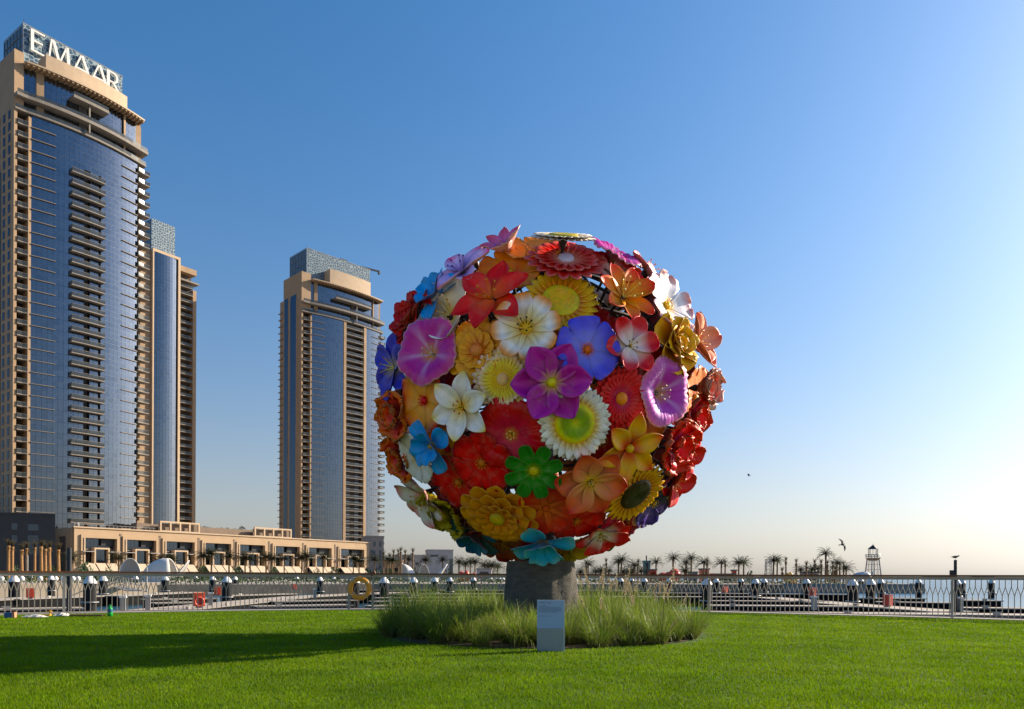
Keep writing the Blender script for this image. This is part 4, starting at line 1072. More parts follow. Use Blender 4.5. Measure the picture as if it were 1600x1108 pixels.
# =================================================================== PLANTING BED
b = MB(); n = 72
vs = [(BED_C[0], BED_C[1], 0.05)] + [((bed_edge(2 * math.pi * i / n) * 0.93) * math.cos(2 * math.pi * i / n) + BED_C[0], (bed_edge(2 * math.pi * i / n) * 0.93) * math.sin(2 * math.pi * i / n) + BED_C[1], 0.012) for i in range(n)]
b.add(vs, [(0, 1 + i, 1 + (i + 1) % n) for i in range(n)]); o = b.build('planting_bed_soil', M['soil']); tag(o, kind='structure')
M['fgrass'] = mat('fountain_grass_blade', (1, 1, 1), 0.5, var=0.25, scale=1.2, attr='Col', transl=0.4, spec=0.35)
def tuft(seed, n=330, H=0.85):
    rnd = np.random.default_rng(seed); b = MB(); b.usec = True; V = []; Fc = []; Cc = []
    for i in range(n):
        a = rnd.uniform(0, 6.283); r0 = 0.16 * math.sqrt(rnd.random()); L = H * rnd.uniform(0.55, 1.25); lean = abs(rnd.normal(0.55, 0.30)); dr = rnd.uniform(0.5, 1.4)
        x0, y0 = r0 * math.cos(a), r0 * math.sin(a); a2 = a + rnd.normal(0, .5); ca, sa = math.cos(a2), math.sin(a2)
        w = rnd.uniform(0.0032, 0.0062); base = len(V); e = math.pi / 2 - lean * .55; x = y = 0.0; z = 0.0; k = 6
        t = rnd.random(); c0 = np.array([0.11, 0.20, 0.012]) * (1 - t) + np.array([0.25, 0.32, 0.035]) * t
        if rnd.random() < 0.12: c0 = np.array([0.26, 0.21, 0.10])
        wob = rnd.uniform(0, 6.28)
        pa, pb = -math.sin(a2 + wob * .15), math.cos(a2 + wob * .15)
        for j in range(k + 1):
            u = j / k; ww = w * (1 - u) ** 0.6 + 0.0006
            V += [(x0 + x * ca - pa * ww, y0 + x * sa - pb * ww, z), (x0 + x * ca + pa * ww, y0 + x * sa + pb * ww, z)]
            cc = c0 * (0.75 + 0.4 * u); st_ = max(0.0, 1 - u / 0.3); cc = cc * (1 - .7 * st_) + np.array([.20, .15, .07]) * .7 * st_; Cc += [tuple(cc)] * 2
            x += math.cos(e) * L / k; z += math.sin(e) * L / k; e -= dr * lean * 2.2 / k * (0.4 + 1.6 * u)
            z = max(z, 0.01)
        for j in range(k): Fc.append((base + 2 * j, base + 2 * j + 1, base + 2 * j + 3, base + 2 * j + 2))
    b.add(V, Fc, Cc); return b.mesh('grass_blades', M['fgrass'])
def plume_mesh(seed):
    rnd = random.Random(seed); b = MB(); b.usec = True; H = rnd.uniform(1.1, 1.35); bend = rnd.uniform(.12, .4)
    pts = [Vector((bend * u ** 2.4 * 0.55, 0, H * u - .12 * bend * u ** 5)) for u in lin(0, 1, 8)]
    b.col = (0.20, 0.19, 0.08); b.tube(pts, 0.005, 4); b.col = (0.60, 0.50, 0.32)
    for i in range(170):
        u = rnd.uniform(.74, 1.0); k = min(7, int(u * 8)); f = u * 8 - k; p = pts[k].lerp(pts[k + 1], f)
        a = rnd.uniform(0, 6.28); d = (pts[k + 1] - pts[k]).normalized() * .8 + Vector((math.cos(a), math.sin(a), 0)) * .5; q = p + d * rnd.uniform(.035, .07)
        s = Vector((-math.sin(a), math.cos(a), 0)) * .008; b.add([p - s, p + s, q], [(0, 1, 2)])
    return b.mesh('plume', M['fgrass'])
TUFTS = [tuft(100 + i, 340, H) for i, H in enumerate((0.78, 0.86, 0.92, 0.80, 0.98))]
SMALL = [tuft(200 + i, 230, H) for i, H in enumerate((0.55, 0.62))]
PLUMES = [plume_mesh(i) for i in range(4)]
rnd = random.Random(5); pts = []
for _ in range(6000):
    a = rnd.uniform(0, 6.283); r = BED_R * math.sqrt(rnd.random()) * 0.93
    if r < 0.98: continue
    p = (r * math.cos(a), r * math.sin(a))
    if p[1] < -3.05 and abs(p[0]) < .5: continue
    if all((p[0] - q[0]) ** 2 + (p[1] - q[1]) ** 2 > 0.46 ** 2 for q in pts): pts.append(p)
gi = 0
for i, (x, y) in enumerate(pts):
    r = math.hypot(x, y); edge = r > 2.9
    me = rnd.choice(SMALL) if (edge and rnd.random() < .45) else rnd.choice(TUFTS)
    t = empty('fountain_grass', (BED_C[0] + x, BED_C[1] + y, 0.01), rnd.uniform(0, 6.28))
    s = rnd.uniform(.85, 1.1); fr = 1.0
    if y < -0.5: fr = 0.82 - 0.16 * max(0, 1 - abs(x) / 2.2)
    t.scale = (s, s, s * rnd.uniform(.88, 1.05) * fr)
    link_mesh('grass_blades', me, t)
    if x > 0.8 and (y > 0.3 or rnd.random() < .3) and rnd.random() < 0.75:
        for _ in range(rnd.randint(1, 3)):
            link_mesh('plume', rnd.choice(PLUMES), t, (rnd.uniform(-.12, .12), rnd.uniform(-.12, .12), 0), (rnd.uniform(-.15, .15), rnd.uniform(-.15, .15), rnd.uniform(0, 6.28)))
    side = 'left' if x < -0.9 else ('right' if x > 0.9 else 'middle')
    row = 'front' if y < -0.8 else ('back' if y > 0.8 else 'centre')
    tag(t, f'tuft of fountain grass in the {row} {side} of the round bed under the sculpture', 'grass tuft', f'fountain grass tufts, {row} {side} of the bed')

# =================================================================== PLAQUE
pq = on_z(860.5, 1018.5, 0.0)
plaque = empty('information_plaque', (pq.x, pq.y, 0), rad(-1.5))
tag(plaque, 'upright blue and grey information plaque in front of the flower sculpture', 'plaque')
PW = 0.445; PH = 0.835; sc_ = pq.y / FPX
b = MB(); b.box(-PW / 2, PW / 2 - 0.02, -0.02, 0.02, 0.0, 0.378); b.build('lower_panel', M['plaque_grey'], plaque)
b = MB(); b.box(-PW / 2, PW / 2 - 0.02, -0.021, 0.02, 0.3785, PH); up_ = b.build('text_panel', M['plaque_sky_tint'], plaque)
b = MB(); b.box(PW / 2 - 0.0198, PW / 2, -0.023, 0.045, 0.0, PH); b.box(-PW / 2, PW / 2 - 0.02, 0.0205, 0.045, 0.0, PH); b.build('edge_frame', M['plaque_edge'], plaque)
def text_mesh(s, size, name, m, extrude=0.0008):
    cu = bpy.data.curves.new(name, 'FONT'); cu.body = s; cu.size = size; cu.extrude = extrude; cu.align_x = 'LEFT'
    to = bpy.data.objects.new(name, cu); COL.objects.link(to)
    dg = bpy.context.evaluated_depsgraph_get(); dg.update()
    me = bpy.data.meshes.new_from_object(to.evaluated_get(dg)); bpy.data.objects.remove(to)
    me.materials.clear(); me.materials.append(m); me.name = name; return me
tm = text_mesh('Flower Tree', 0.038, 'title_text', M['ink'])
link_mesh('title_text', tm, up_, (-PW / 2 + 0.025, -0.0225, PH - 0.052), (rad(90), 0, 0))
rnd = random.Random(9); b = MB()
for z, w0 in ((0.745, .12), (0.728, .16), (0.712, .36), (0.697, .38), (0.682, .37), (0.667, .38), (0.652, .36), (0.637, .30), (0.575, .20)):
    x = -PW / 2 + .025; xe = x + w0 * .98
    while x < xe:
        w = rnd.uniform(.01, .03); b.box(x, min(x + w, xe), -0.0222, -0.0212, z, z + .0055); x += w + .006
b.build('text_lines', M['ink'], up_)
# =================================================================== MARINA
WZ = -1.2
# mooring piles: (x, y where it meets the water, [width px only for the depth check])
PILES = [(22, 950), (49, 921), (80, 934), (140, 960), (161, 941), (212, 926), (258, 934), (306, 924), (332, 931), (354, 948), (367, 929), (464, 920), (500, 935), (522, 921),
         (554, 949), (600, 949), (611, 919), (624, 919), (646, 944), (679, 938), (703, 935), (740, 929), (767, 921), (775, 920), (781, 920), (786, 919), (929, 920), (936, 920), (970, 931), (987, 926),
         (1007, 932), (1028, 922), (1045, 931), (1062, 922), (1104, 955), (1119, 936), (1158, 929), (1180, 943), (1194, 935), (1260, 941), (1332, 956), (1346, 926), (1360, 950), (1376, 937), (1435, 934), (1495, 944), (1503, 938), (1549, 935)]
b = MB(); b.lathe([(0.36, -3.0), (0.365, 0.72)], 20); pile_body = b.mesh('pile_shaft', M['pile'], 'auto')
b = MB(); b.lathe([(0.385, 0.71), (0.385, 0.80), (0.36, 0.84), (0.05, 1.31), (0.0, 1.32)], 20, caps=False); b.add([(0.385 * math.cos(t), 0.385 * math.sin(t), 0.71) for t in lin(0, 2 * math.pi, 20)[:-1]], [tuple(range(19, -1, -1))])
pile_cap = b.mesh('cone_cap', M['pile_cap'], 'auto')
b = MB(); b.torus(0.47, 0.05, 24, 6); pile_ring = b.mesh('pile_collar', M['steel'], True)
PPOS = []
for i, (px, py) in enumerate(PILES):
    p = on_z(px, py, WZ)
    t = empty('mooring_pile', (p.x, p.y, 0)); PPOS.append(p)
    t.rotation_euler = (rad(random.uniform(-.6, .6)), rad(random.uniform(-.6, .6)), random.uniform(0, 6))
    link_mesh('pile_shaft', pile_body, t); link_mesh('cone_cap', pile_cap, t); link_mesh('pile_collar', pile_ring, t, (0, 0, -0.45))
    size = 'thick near' if py > 940 else ('mid-distance' if py > 928 else 'thin far')
    tag(t, f'{size} black mooring pile with white cone cap, {ordinal(i)} from the left in the marina', 'mooring pile', 'mooring piles in the marina')

# pontoons: deck with pale fender edge on dark floats
DZ = -0.38
def pontoon(i, p, q, w, label):
    p = Vector((p.x, p.y, 0)); q = Vector((q.x, q.y, 0)); d = q - p; L = d.length; a = math.atan2(d.y, d.x)
    t = empty('pontoon', (p.x, p.y, 0), a); tag(t, label, 'pontoon', 'floating pontoons of the marina')
    n = max(1, int(L / 6))
    for k in range(n):
        x0 = L * k / n + 0.03; x1 = L * (k + 1) / n - 0.03
        b = MB(); b.box(x0, x1, -w / 2, w / 2, DZ - 0.05, DZ); b.build('deck_panel', M['deck'], t)
        b = MB(); b.box(x0 + .12, x1 - .12, -w / 2 + .01, w / 2 - .01, WZ - 0.3, DZ - 0.052); b.build('float', M['float'], t)
    for s in (-1, 1):
        b = MB(); b.box(0, L, s * (w / 2 + 0.03) - .025, s * (w / 2 + 0.03) + .025, DZ - 0.06, DZ + 0.01); b.build('fender', M['fender'], t)
    for k in range(max(1, int(L / 5))):
        b = MB(); x = 1.2 + k * 5
        if x < L: b.box(x - .14, x + .14, -w / 2 + .15, -w / 2 + .25, DZ + .001, DZ + .10); b.box(x - .2, x + .2, -w / 2 + .17, -w / 2 + .23, DZ + .1, DZ + .14); b.build('cleat', M['steel'], t)
PONT = [((-60, 938), (140, 931), 2.4, 'pontoon along the tan wall at far left'),
        ((166, 931), (300, 925), 2.2, 'pontoon behind the thick pile left of the orange cabinet'),
        ((-40, 952), (130, 949), 1.6, 'near finger pontoon in front of the left pontoon'),
        ((150, 962), (470, 932), 2.4, 'long diagonal walkway pontoon left of the lifebuoy'),
        ((470, 932), (620, 925), 2.2, 'far end of the diagonal walkway pontoon behind the lifebuoy'),
        ((235, 942), (310, 940.5), 1.3, 'short finger pontoon before the orange cabinet'),
        ((225, 936.5), (335, 934.5), 1.3, 'finger pontoon left of the twin piles'),
        ((352, 930.5), (455, 927.5), 1.3, 'finger pontoon left of the diagonal walkway end'),
        ((395, 947), (545, 944.5), 1.5, 'finger pontoon just left of the lifebuoy'),
        ((420, 939.5), (550, 937), 1.4, 'second finger pontoon left of the lifebuoy'),
        ((575, 946.5), (720, 944), 1.6, 'nearest finger pontoon right of the lifebuoy'),
        ((580, 939.5), (740, 938), 1.5, 'second finger pontoon right of the lifebuoy'),
        ((585, 934), (760, 932.5), 1.5, 'third finger pontoon right of the lifebuoy'),
        ((560, 928.5), (800, 927.5), 1.6, 'fourth finger pontoon right of the lifebuoy'),
        ((560, 922), (1000, 922.5), 2.0, 'farthest pontoon behind the sculpture trunk'),
        ((900, 932), (1180, 932.5), 1.8, 'pontoon behind the tall grass plumes'),
        ((1000, 926), (1340, 929), 1.8, 'far pontoon in front of the dark grey wall'),
        ((1108, 945.5), (1340, 947), 1.8, 'middle finger pontoon on the right'),
        ((1112, 938.5), (1290, 939.5), 1.6, 'finger pontoon behind the right piles'),
        ((1195, 933), (1345, 945.5), 2.4, 'diagonal pontoon running to the red cabinet'),
        ((1345, 945.5), (1490, 955.5), 2.4, 'near end of the right diagonal pontoon'),
        ((1100, 956.5), (1500, 959), 2.2, 'near pontoon along the right railing'),
        ((1500, 959), (1700, 962), 2.2, 'near pontoon at the far right corner'),
        ((1368, 940), (1500, 942), 1.6, 'finger pontoon behind the red cabinet'),
        ((1330, 934.5), (1440, 935), 1.6, 'far finger pontoon before the open sea'),
        ((1495, 949), (1660, 951), 1.8, 'finger pontoon right of the gull post'),
        ((1502, 937.5), (1556, 938), 2.6, 'short pontoon at the last pile on the right')]
for i, (p, q, w, lab) in enumerate(PONT):
    pontoon(i, on_z(p[0], p[1], DZ), on_z(q[0], q[1], DZ), w, lab)

# fire and life-ring cabinets on the pontoons
def cabinet(px, py, h_px, m, label, ring=False):
    p = on_z(px, py, DZ); k = p.y / FPX; H = h_px * k; w = H * 0.62
    t = empty('safety_cabinet', (p.x, p.y, DZ), rad(35)); tag(t, label, 'cabinet', 'safety cabinets on the pontoons')
    b = MB(); b.box(-w / 2, w / 2, -w * .4, w * .4, H * .12, H * .94); b.build('cabinet_box', m, t)
    b = MB(); b.box(-w * .55, w * .55, -w * .45, w * .45, H * .941, H); b.build('lid', m, t)
    b = MB(); b.box(-w * .42, w * .42, -w * .41 - .01, -w * .401, H * .18, H * .88); b.build('door', M['red'] if m is M['orange'] else m, t)
    b = MB(); b.box(-w * .3, w * .3, -w * .25, w * .25, 0, H * .119); b.build('foot', M['steel'], t)
    if ring:
        r = H * .27; b = MB(); b.torus(r, r * .24, 28, 8); b.build('life_ring', M['coral'], t, True, (-w * .1, -w * .55, H * .42), (rad(90), 0, 0))
cabinet(47, 936, 17, M['orange'], 'orange safety cabinet on the left pontoon between two piles')
cabinet(311, 950, 24, M['orange'], 'orange safety cabinet with life ring in front of the diagonal walkway', True)
cabinet(340, 931, 14, M['orange'], 'small orange safety cabinet behind the pair of piles')
cabinet(1133, 927, 11, M['coral'], 'small red safety cabinet on the far pontoon right of the bed')
cabinet(1269, 934, 16, M['red'], 'narrow red cabinet beside a pile on the right diagonal pontoon')
cabinet(1387, 949, 20, M['red'], 'rust red safety cabinet at the near end of the right pontoon')
cabinet(460, 922, 9, M['coral'], 'tiny red cabinet at the end of the walkway left of the lifebuoy')

# service pedestals with white top on the walkway
for i, (px, py) in enumerate([(192, 957), (231, 953), (329, 946), (492, 935), (1272, 953), (1500, 956)]):
    p = on_z(px, py, DZ); t = empty('service_pedestal', (p.x, p.y, DZ), rad(20)); tag(t, f'grey power pedestal on a pontoon, {ordinal(i)} from the left', 'pedestal', 'power pedestals on the pontoons')
    b = MB(); b.box(-.11, .11, -.10, .10, 0, 0.62); b.build('pedestal_body', M['steel'], t)
    b = MB(); b.box(-.14, .14, -.13, .13, 0.621, 0.70); b.build('pedestal_lid', M['white_paint'], t)

# gangway from the quay to the pontoon on the left
gp = on_z(168, 912, 0.1); gq = on_z(210, 924, DZ)
gw = empty('gangway', (gp.x, gp.y, 0)); tag(gw, 'grey metal gangway sloping down to the left pontoon', 'gangway')
A = Vector((0, 0, 0.1)); B = Vector((gq.x - gp.x, gq.y - gp.y, DZ + .05)); dv = (B - A); nrm_ = Vector((-dv.y, dv.x, 0)).normalized() * .7
b = MB(); b.bar(A, B, 1.4, .1); b.build('ramp_deck', M['steel'], gw)
for s in (-1, 1):
    b = MB(); b.bar(A + nrm_ * s + Vector((0, 0, 1.05)), B + nrm_ * s + Vector((0, 0, 1.05)), .08); b.bar(A + nrm_ * s + Vector((0, 0, .5)), B + nrm_ * s + Vector((0, 0, .5)), .05)
    for k in range(11):
        c = A.lerp(B, k / 10) + nrm_ * s; b.bar(c, c + Vector((0, 0, 1.05)), .06)
    b.build('side_rail', M['steel'], gw)

# white globes on the tan wall
b = MB(); b.lathe([(0.0, -.28)] + [(0.28 * math.sin(t), -0.28 * math.cos(t)) for t in lin(0.15, math.pi - .15, 8)] + [(0.0, .28)], 14, caps=False); globe_me = b.mesh('globe', M['white_paint'], True)
b = MB(); b.lathe([(.07, -.5), (.05, -.26)], 8); gpost = b.mesh('globe_post', M['steel'])
def seg_at(px):
    A_, B_, C_ = Vector((-76, 65.6)), Vector((-56, 77.4)), Vector((-43, 91.2))
    for p, q in ((A_, B_), (B_, C_)):
        r = ray(px, 905); d = Vector((r.x, r.y)); e = q - p
        den = d.x * e.y - d.y * e.x; t = (p.x * e.y - p.y * e.x) / den; u = (p.x * d.y - p.y * d.x) / den
        if 0 <= u <= 1: return d * t
    return None
for i, px in enumerate((2, 34, 63, 87, 98, 114, 122)):
    c = seg_at(px)
    if c is None: c = Vector((-43, 91.2))
    t = empty('globe_light', (c.x, c.y, 0.32 + .5)); link_mesh('globe', globe_me, t); link_mesh('globe_post', gpost, t)
    tag(t, f'white globe light on the tan harbour wall, {ordinal(i)} from the left', 'globe light', 'globe lights on the tan wall')

# tall posts standing in the marina
def post(px, y_top, y_base, z_base, w, name, label, m, box_z=None):
    p = on_z(px, y_base, z_base); zt = at(px, y_top, p.y).z
    t = empty(name, (p.x, p.y, z_base)); tag(t, label, 'post')
    b = MB(); b.lathe([(w / 2 * 1.15, 0), (w / 2, .3), (w / 2 * .9, zt - z_base)], 12); b.build('shaft', m, t, 'auto')
    b = MB(); b.box(-w, w, -w, w, 0, .08); b.build('base_plate', m, t)
    if box_z: b = MB(); b.box(-w * 1.5, -w * .46, -w * .6, w * .6, zt - z_base - box_z - .22, zt - z_base - box_z + .22); b.build('lamp_box', m, t)
    return p, zt
post(108, 856, 960, DZ, 0.20, 'marker_post', 'tall thin dark post rising in front of the podium at left', M['dark_steel'])
post(229, 886, 925, DZ, 0.16, 'light_post', 'thin grey light post beside the left white canopy', M['steel'])
gull_p, gull_z = post(1492.5, 875, 956, DZ, 0.155, 'signal_post', 'dark signal post with a gull standing on top at right', M['dark_steel'], 0.72)
post(43, 868, 912, 0.2, 0.14, 'street_lamp', 'thin street lamp before the dark building at left', M['steel'])

# birds
def gull(loc, rz, s, wings, label):
    t = empty('gull', loc, rz); tag(t, label, 'bird')
    b = MB()
    prof_ = [(-.22, .004, 0), (-.17, .03, .0), (-.08, .062, .0), (.02, .07, .005), (.10, .052, .02), (.15, .036, .045), (.185, .036, .06), (.215, .022, .058), (.235, .009, .05), (.27, .003, .045)]
    n = 10; vs = []; fs = []
    for (x, r, z) in prof_:
        for j in range(n):
            a = 2 * math.pi * j / n; vs.append((x * s, r * s * math.cos(a), z * s + r * s * .95 * math.sin(a)))
    for i in range(len(prof_) - 1):
        for j in range(n): fs.append((i * n + j, i * n + (j + 1) % n, (i + 1) * n + (j + 1) % n, (i + 1) * n + j))
    b.add(vs, fs)
    b.add([(-.20 * s, -.02 * s, 0), (-.20 * s, .02 * s, 0), (-.33 * s, .075 * s, .005 * s), (-.34 * s, 0, .005 * s), (-.33 * s, -.075 * s, .005 * s)], [(0, 1, 2, 3), (0, 3, 4)])
    if wings:
        for side in (-1, 1):
            P0 = [(.10, .04, .02), (.16, .22, .12), (.10, .42, .06), (-.02, .60, -.04)]; P1 = [(-.09, .04, .02), (-.05, .22, .11), (-.06, .40, .05), (-.05, .60, -.045)]
            vs = []
            for p, q in zip(P0, P1):
                for z in (.006, -.006):
                    vs += [(p[0] * s, side * p[1] * s, (p[2] + z) * s), (q[0] * s, side * q[1] * s, (q[2] + z) * s)]
            fs = []
            for i in range(3):
                a = 4 * i; e = a + 4; fs += [(a, a + 1, e + 1, e), (a + 2, e + 2, e + 3, a + 3), (a, e, e + 2, a + 2), (a + 1, a + 3, e + 3, e + 1)]
            b.add(vs, fs)
    b.build('body', M['bird'], t, True)
    if not wings:
        for side in (-1, 1):
            b = MB(); b.tube([(0, side * .025 * s, -.05 * s), (.005 * s, side * .025 * s, -.16 * s)], .006 * s, 5); b.build('leg', M['bird'], t)
            b = MB(); b.add([(.08 * s, side * .06 * s, .03 * s), (-.04 * s, side * .074 * s, .035 * s), (-.26 * s, side * .03 * s, .0), (-.10 * s, side * .066 * s, -.03 * s)], [(0, 1, 2, 3)]); b.build('folded_wing', M['bird'], t)
    return t
gull(Vector((gull_p.x, gull_p.y, gull_z + .145)), rad(8), 0.95, False, 'dark gull standing on the signal post')
g_ = gull(at(1316, 851, 42), rad(20), 0.68, True, 'gull in flight to the left of the lighthouse'); g_.rotation_euler = (rad(62), rad(-8), rad(15))
g_ = gull(at(1170, 742.5, 70), rad(40), 0.7, True, 'tiny distant gull in the sky right of the sculpture'); g_.rotation_euler = (rad(10), rad(-5), rad(160))

# =================================================================== CANOPIES (white shells)
def dome_shell(b, rx, ry, rz, a0, a1, n=18, k=9, th=0.12):
    """part of an ellipsoid between two azimuths; open along its cut"""
    P = []
    for i in range(k + 1):
        e = math.pi / 2 * i / k; row = []
        for j in range(n + 1):
            a = rad(a0 + (a1 - a0) * j / n); row.append((rx * math.cos(e) * math.cos(a), ry * math.cos(e) * math.sin(a), rz * math.sin(e)))
        P.append(row)
    sheet(b, P, np.ones((k + 1, n + 1, 3)), th, (1, 1, 1)); b.usec = False
def wing_shell(b, L, D, H, n=12, k=14, th=0.12):
    """curved wing rising to a tip"""
    P = []
    for i in range(k + 1):
        u = i / k; w = D * (1 - u ** 1.6) ** .6 / 2 + .02; row = []
        for j in range(n + 1):
            v = -1 + 2 * j / n; row.append((L * u, w * v + .25 * D * u, H * (0.12 + .88 * u ** 1.25) - H * .55 * v * v * (1 - u) ** .8 * .9))
        P.append(row)
    sheet(b, P, np.ones((k + 1, n + 1, 3)), th, (1, 1, 1)); b.usec = False
def canopy(px, Y, domes, wings, label):
    p = at(px, 895, Y); t = empty('shell_canopy', (p.x, p.y, 0.2)); tag(t, label, 'canopy', 'white shell canopies of the waterfront'); k = Y / FPX
    for (dx, rx, ry, ytop, a0, a1) in domes:
        h = at(px + dx, ytop, Y).z - .2; b = MB(); dome_shell(b, rx * k, ry * k, h, a0, a1); b.build('shell', M['canopy'], t, True, (dx * k, 0, 0))
    for (dx, L, D, ytop) in wings:
        h = at(px + dx + L, ytop, Y).z - .2; b = MB(); wing_shell(b, L * k, D * k, h); b.build('wing', M['canopy'], t, True, (dx * k, 0, 0))
    b = MB(); b.lathe([(.5, 0), (.35, .6)], 10); b.build('footing', M['concrete'], t)
canopy(203, 120, [(0, 15, 20, 873, 20, 200), (59, 40, 22, 873, 80, 290)], [(60, 29, 30, 875)], 'large white shell canopy before the podium at left')
canopy(650, 150, [(-22, 22, 14, 882, -60, 95), (12, 9, 16, 882, 10, 190)], [(20, 28, 26, 881)], 'white shell canopy left of the sculpture trunk')
canopy(1350, 148, [(2, 28, 16, 894, 85, 280)], [(2, 15, 18, 892)], 'blue grey shell canopy at the foot of the lighthouse')

# =================================================================== LIGHTHOUSE FRAME
p = at(1364, 897, 150); LH = empty('lighthouse', (p.x, p.y, 0.2), rad(10)); tag(LH, 'slim open lattice lighthouse with pointed dark roof beside the sea', 'lighthouse')
k = 150 / FPX; zt = lambda y: at(1364, y, 150).z - 0.2
r0, r1 = 11.5 * k, 7.0 * k; zg = zt(873.5); cs = [(-1, -1), (1, -1), (1, 1), (-1, 1)]
for i, (sx, sy) in enumerate(cs):
    b = MB(); b.bar((sx * r0 * .8, sy * r0 * .8, 0), (sx * r1 * .85, sy * r1 * .85, zg), 0.17); b.build('leg', M['steel'], LH)
b = MB()
for f in (.15, .36, .57, .78):
    r = (r0 * .8 + (r1 * .85 - r0 * .8) * f)
    for i in range(4): a, c = cs[i], cs[(i + 1) % 4]; b.bar((a[0] * r, a[1] * r, zg * f), (c[0] * r, c[1] * r, zg * f), .055)
for i in range(4):
    a, c = cs[i], cs[(i + 1) % 4]
    for m_ in (-.4, 0, .4):
        q = Vector((a[0], a[1])).lerp(Vector((c[0], c[1])), .5 + m_ * .5); b.bar((q.x * r0 * .8, q.y * r0 * .8, 0), (q.x * r1 * .85, q.y * r1 * .85, zg), .04)
b.build('lattice_bracing', M['steel'], LH)
b = MB(); b.lathe([(r1 * .8, zg - .35), (r1 * 1.45, zg), (r1 * 1.5, zg + .16)], 8); b.build('gallery_floor', M['brown_wall'], LH)
zr = zt(866.5); b = MB()
for i in range(16):
    t = 2 * math.pi * i / 16; q = (r1 * 1.6 * math.cos(t), r1 * 1.6 * math.sin(t)); q0 = (r1 * 1.45 * math.cos(t), r1 * 1.45 * math.sin(t)); b.bar((q0[0], q0[1], zg + .1), (q[0], q[1], zr), .05)
for z in (zr, (zg + zr) / 2 + .1): b.tube([(r1 * 1.58 * math.cos(t), r1 * 1.58 * math.sin(t), z) for t in lin(0, 2 * math.pi, 24)], .04, 5, False)
b.build('gallery_railing', M['steel'], LH)
z1 = zt(858); b = MB()
for i in range(8):
    t = 2 * math.pi * i / 8; b.bar((r1 * math.cos(t), r1 * math.sin(t), zg + .16), (r1 * math.cos(t), r1 * math.sin(t), z1), .09 if i % 2 == 0 else .05)
b.build('lantern_posts', M['steel'], LH)
b = MB(); b.lathe([(r1 * 1.12, z1), (r1 * 1.1, z1 + .08), (r1 * .35, zt(853)), (.06, zt(851.5)), (.03, zt(849.5))], 8); b.build('roof', M['dark_steel'], LH)

# scaffold tower of the play area
p = at(1200.5, 897, 150); t = empty('climbing_tower', (p.x, p.y, 0.2)); tag(t, 'thin metal scaffold tower among the palms', 'tower')
k = 150 / FPX; H = (897 - 866) * k + .9; w0, w1 = 4.6 * k, 3.4 * k; b = MB()
for (sx, sy) in cs: b.bar((sx * w0, sy * w0, 0), (sx * w1, sy * w1, H), .09)
b.build('uprights', M['steel'], t); b = MB()
for f in lin(.1, 1, 6):
    w = w0 + (w1 - w0) * f
    for i in range(4): a, c = cs[i], cs[(i + 1) % 4]; b.bar((a[0] * w, a[1] * w, H * f), (c[0] * w, c[1] * w, H * f), .06)
    for i in range(4):
        a, c = cs[i], cs[(i + 1) % 4]; f0 = max(0, f - .15); b.bar((a[0] * w, a[1] * w, H * f0), (c[0] * w, c[1] * w, H * f), .04)
b.build('bracing', M['steel'], t)
b = MB(); b.tube([(-w1, 0, H * .85), (-8 * k, 0, 0)], .05, 5); b.tube([(-w1, 0, H * .6), (-6 * k, .5, 0)], .04, 5); b.build('guy_ropes', M['steel'], t)

# =================================================================== PLAY SCULPTURES
def blob(name, px, py, Y, lobes, m, label):
    p = at(px, py, Y); k = Y / FPX; t = empty(name, (p.x, p.y, 0.2)); tag(t, label, 'play sculpture')
    for (dx, dz, rx, rz) in lobes:
        b = MB(); b.lathe([(max(.01, rx * k * math.sin(a)), dz * k + rz * k * -math.cos(a)) for a in lin(.05, math.pi - .05, 10)], 16)
        b.build('lobe', m, t, True, (dx * k, 0, 0))
    return t
blob('heart_sculpture', 1045, 900, 140, [(-9, 9, 9, 8), (0, 9, 9, 9), (9, 12, 10, 11)], M['coral'], 'big coral red lumpy play sculpture behind the grass')
blob('slide_sculpture', 1234, 898, 142, [(-3, 9, 7, 8), (4, 6, 9, 7), (1, 13, 4, 5)], M['yellow'], 'orange and yellow play sculpture right of the scaffold tower')
blob('coral_sculpture', 726, 897, 150, [(-5, 8, 6, 9), (3, 9, 5, 9)], M['coral'], 'coral coloured lumps left of the sculpture trunk')
blob('coral_sculpture', 741, 897, 150, [(0, 7, 4, 8)], M['coral'], 'single coral post between palms left of the trunk')
def kiosk(px0, px1, py, Y, m, label, name='kiosk', d=3.0, roof=M['grey_wall']):
    a = at(px0, py, Y); c = at(px1, py, Y); t = empty(name, (a.x, a.y, 0.2)); tag(t, label, 'kiosk')
    W = c.x - a.x; H = a.z - .2; b = MB(); b.box(0, W, 0, d, 0, H * .9); b.build('wall', m, t)
    b = MB(); b.box(-.15, W + .15, -.2, d + .2, H * .901, H); b.build('roof', roof, t)
    b = MB(); b.box(W * .2, W * .8, -.04, -.004, H * .25, H * .75); b.build('counter_window', M['glass_dark'], t)
kiosk(1098, 1108, 888, 150, M['coral'], 'small red kiosk beside two palms on the far shore')
kiosk(1116, 1148, 896, 150, M['pale_wall'], 'low flat grey shelter on the far shore')
kiosk(1260, 1280, 893, 152, M['pale_wall'], 'low purple grey tent beneath the palms', roof=M['slate'])
kiosk(1080, 1090, 893, 151, M['pale_wall'], 'small pale kiosk right of the coral play sculpture')
kiosk(745, 768, 888, 165, M['pale_wall'], 'long low white shed left of the trunk')
kiosk(1016, 1026, 889, 151, M['red'], 'dark red kiosk right of the teal tower')
kiosk(1146, 1151, 890, 152, M['coral'], 'tiny orange booth under a lamp on the far shore', d=1.5)
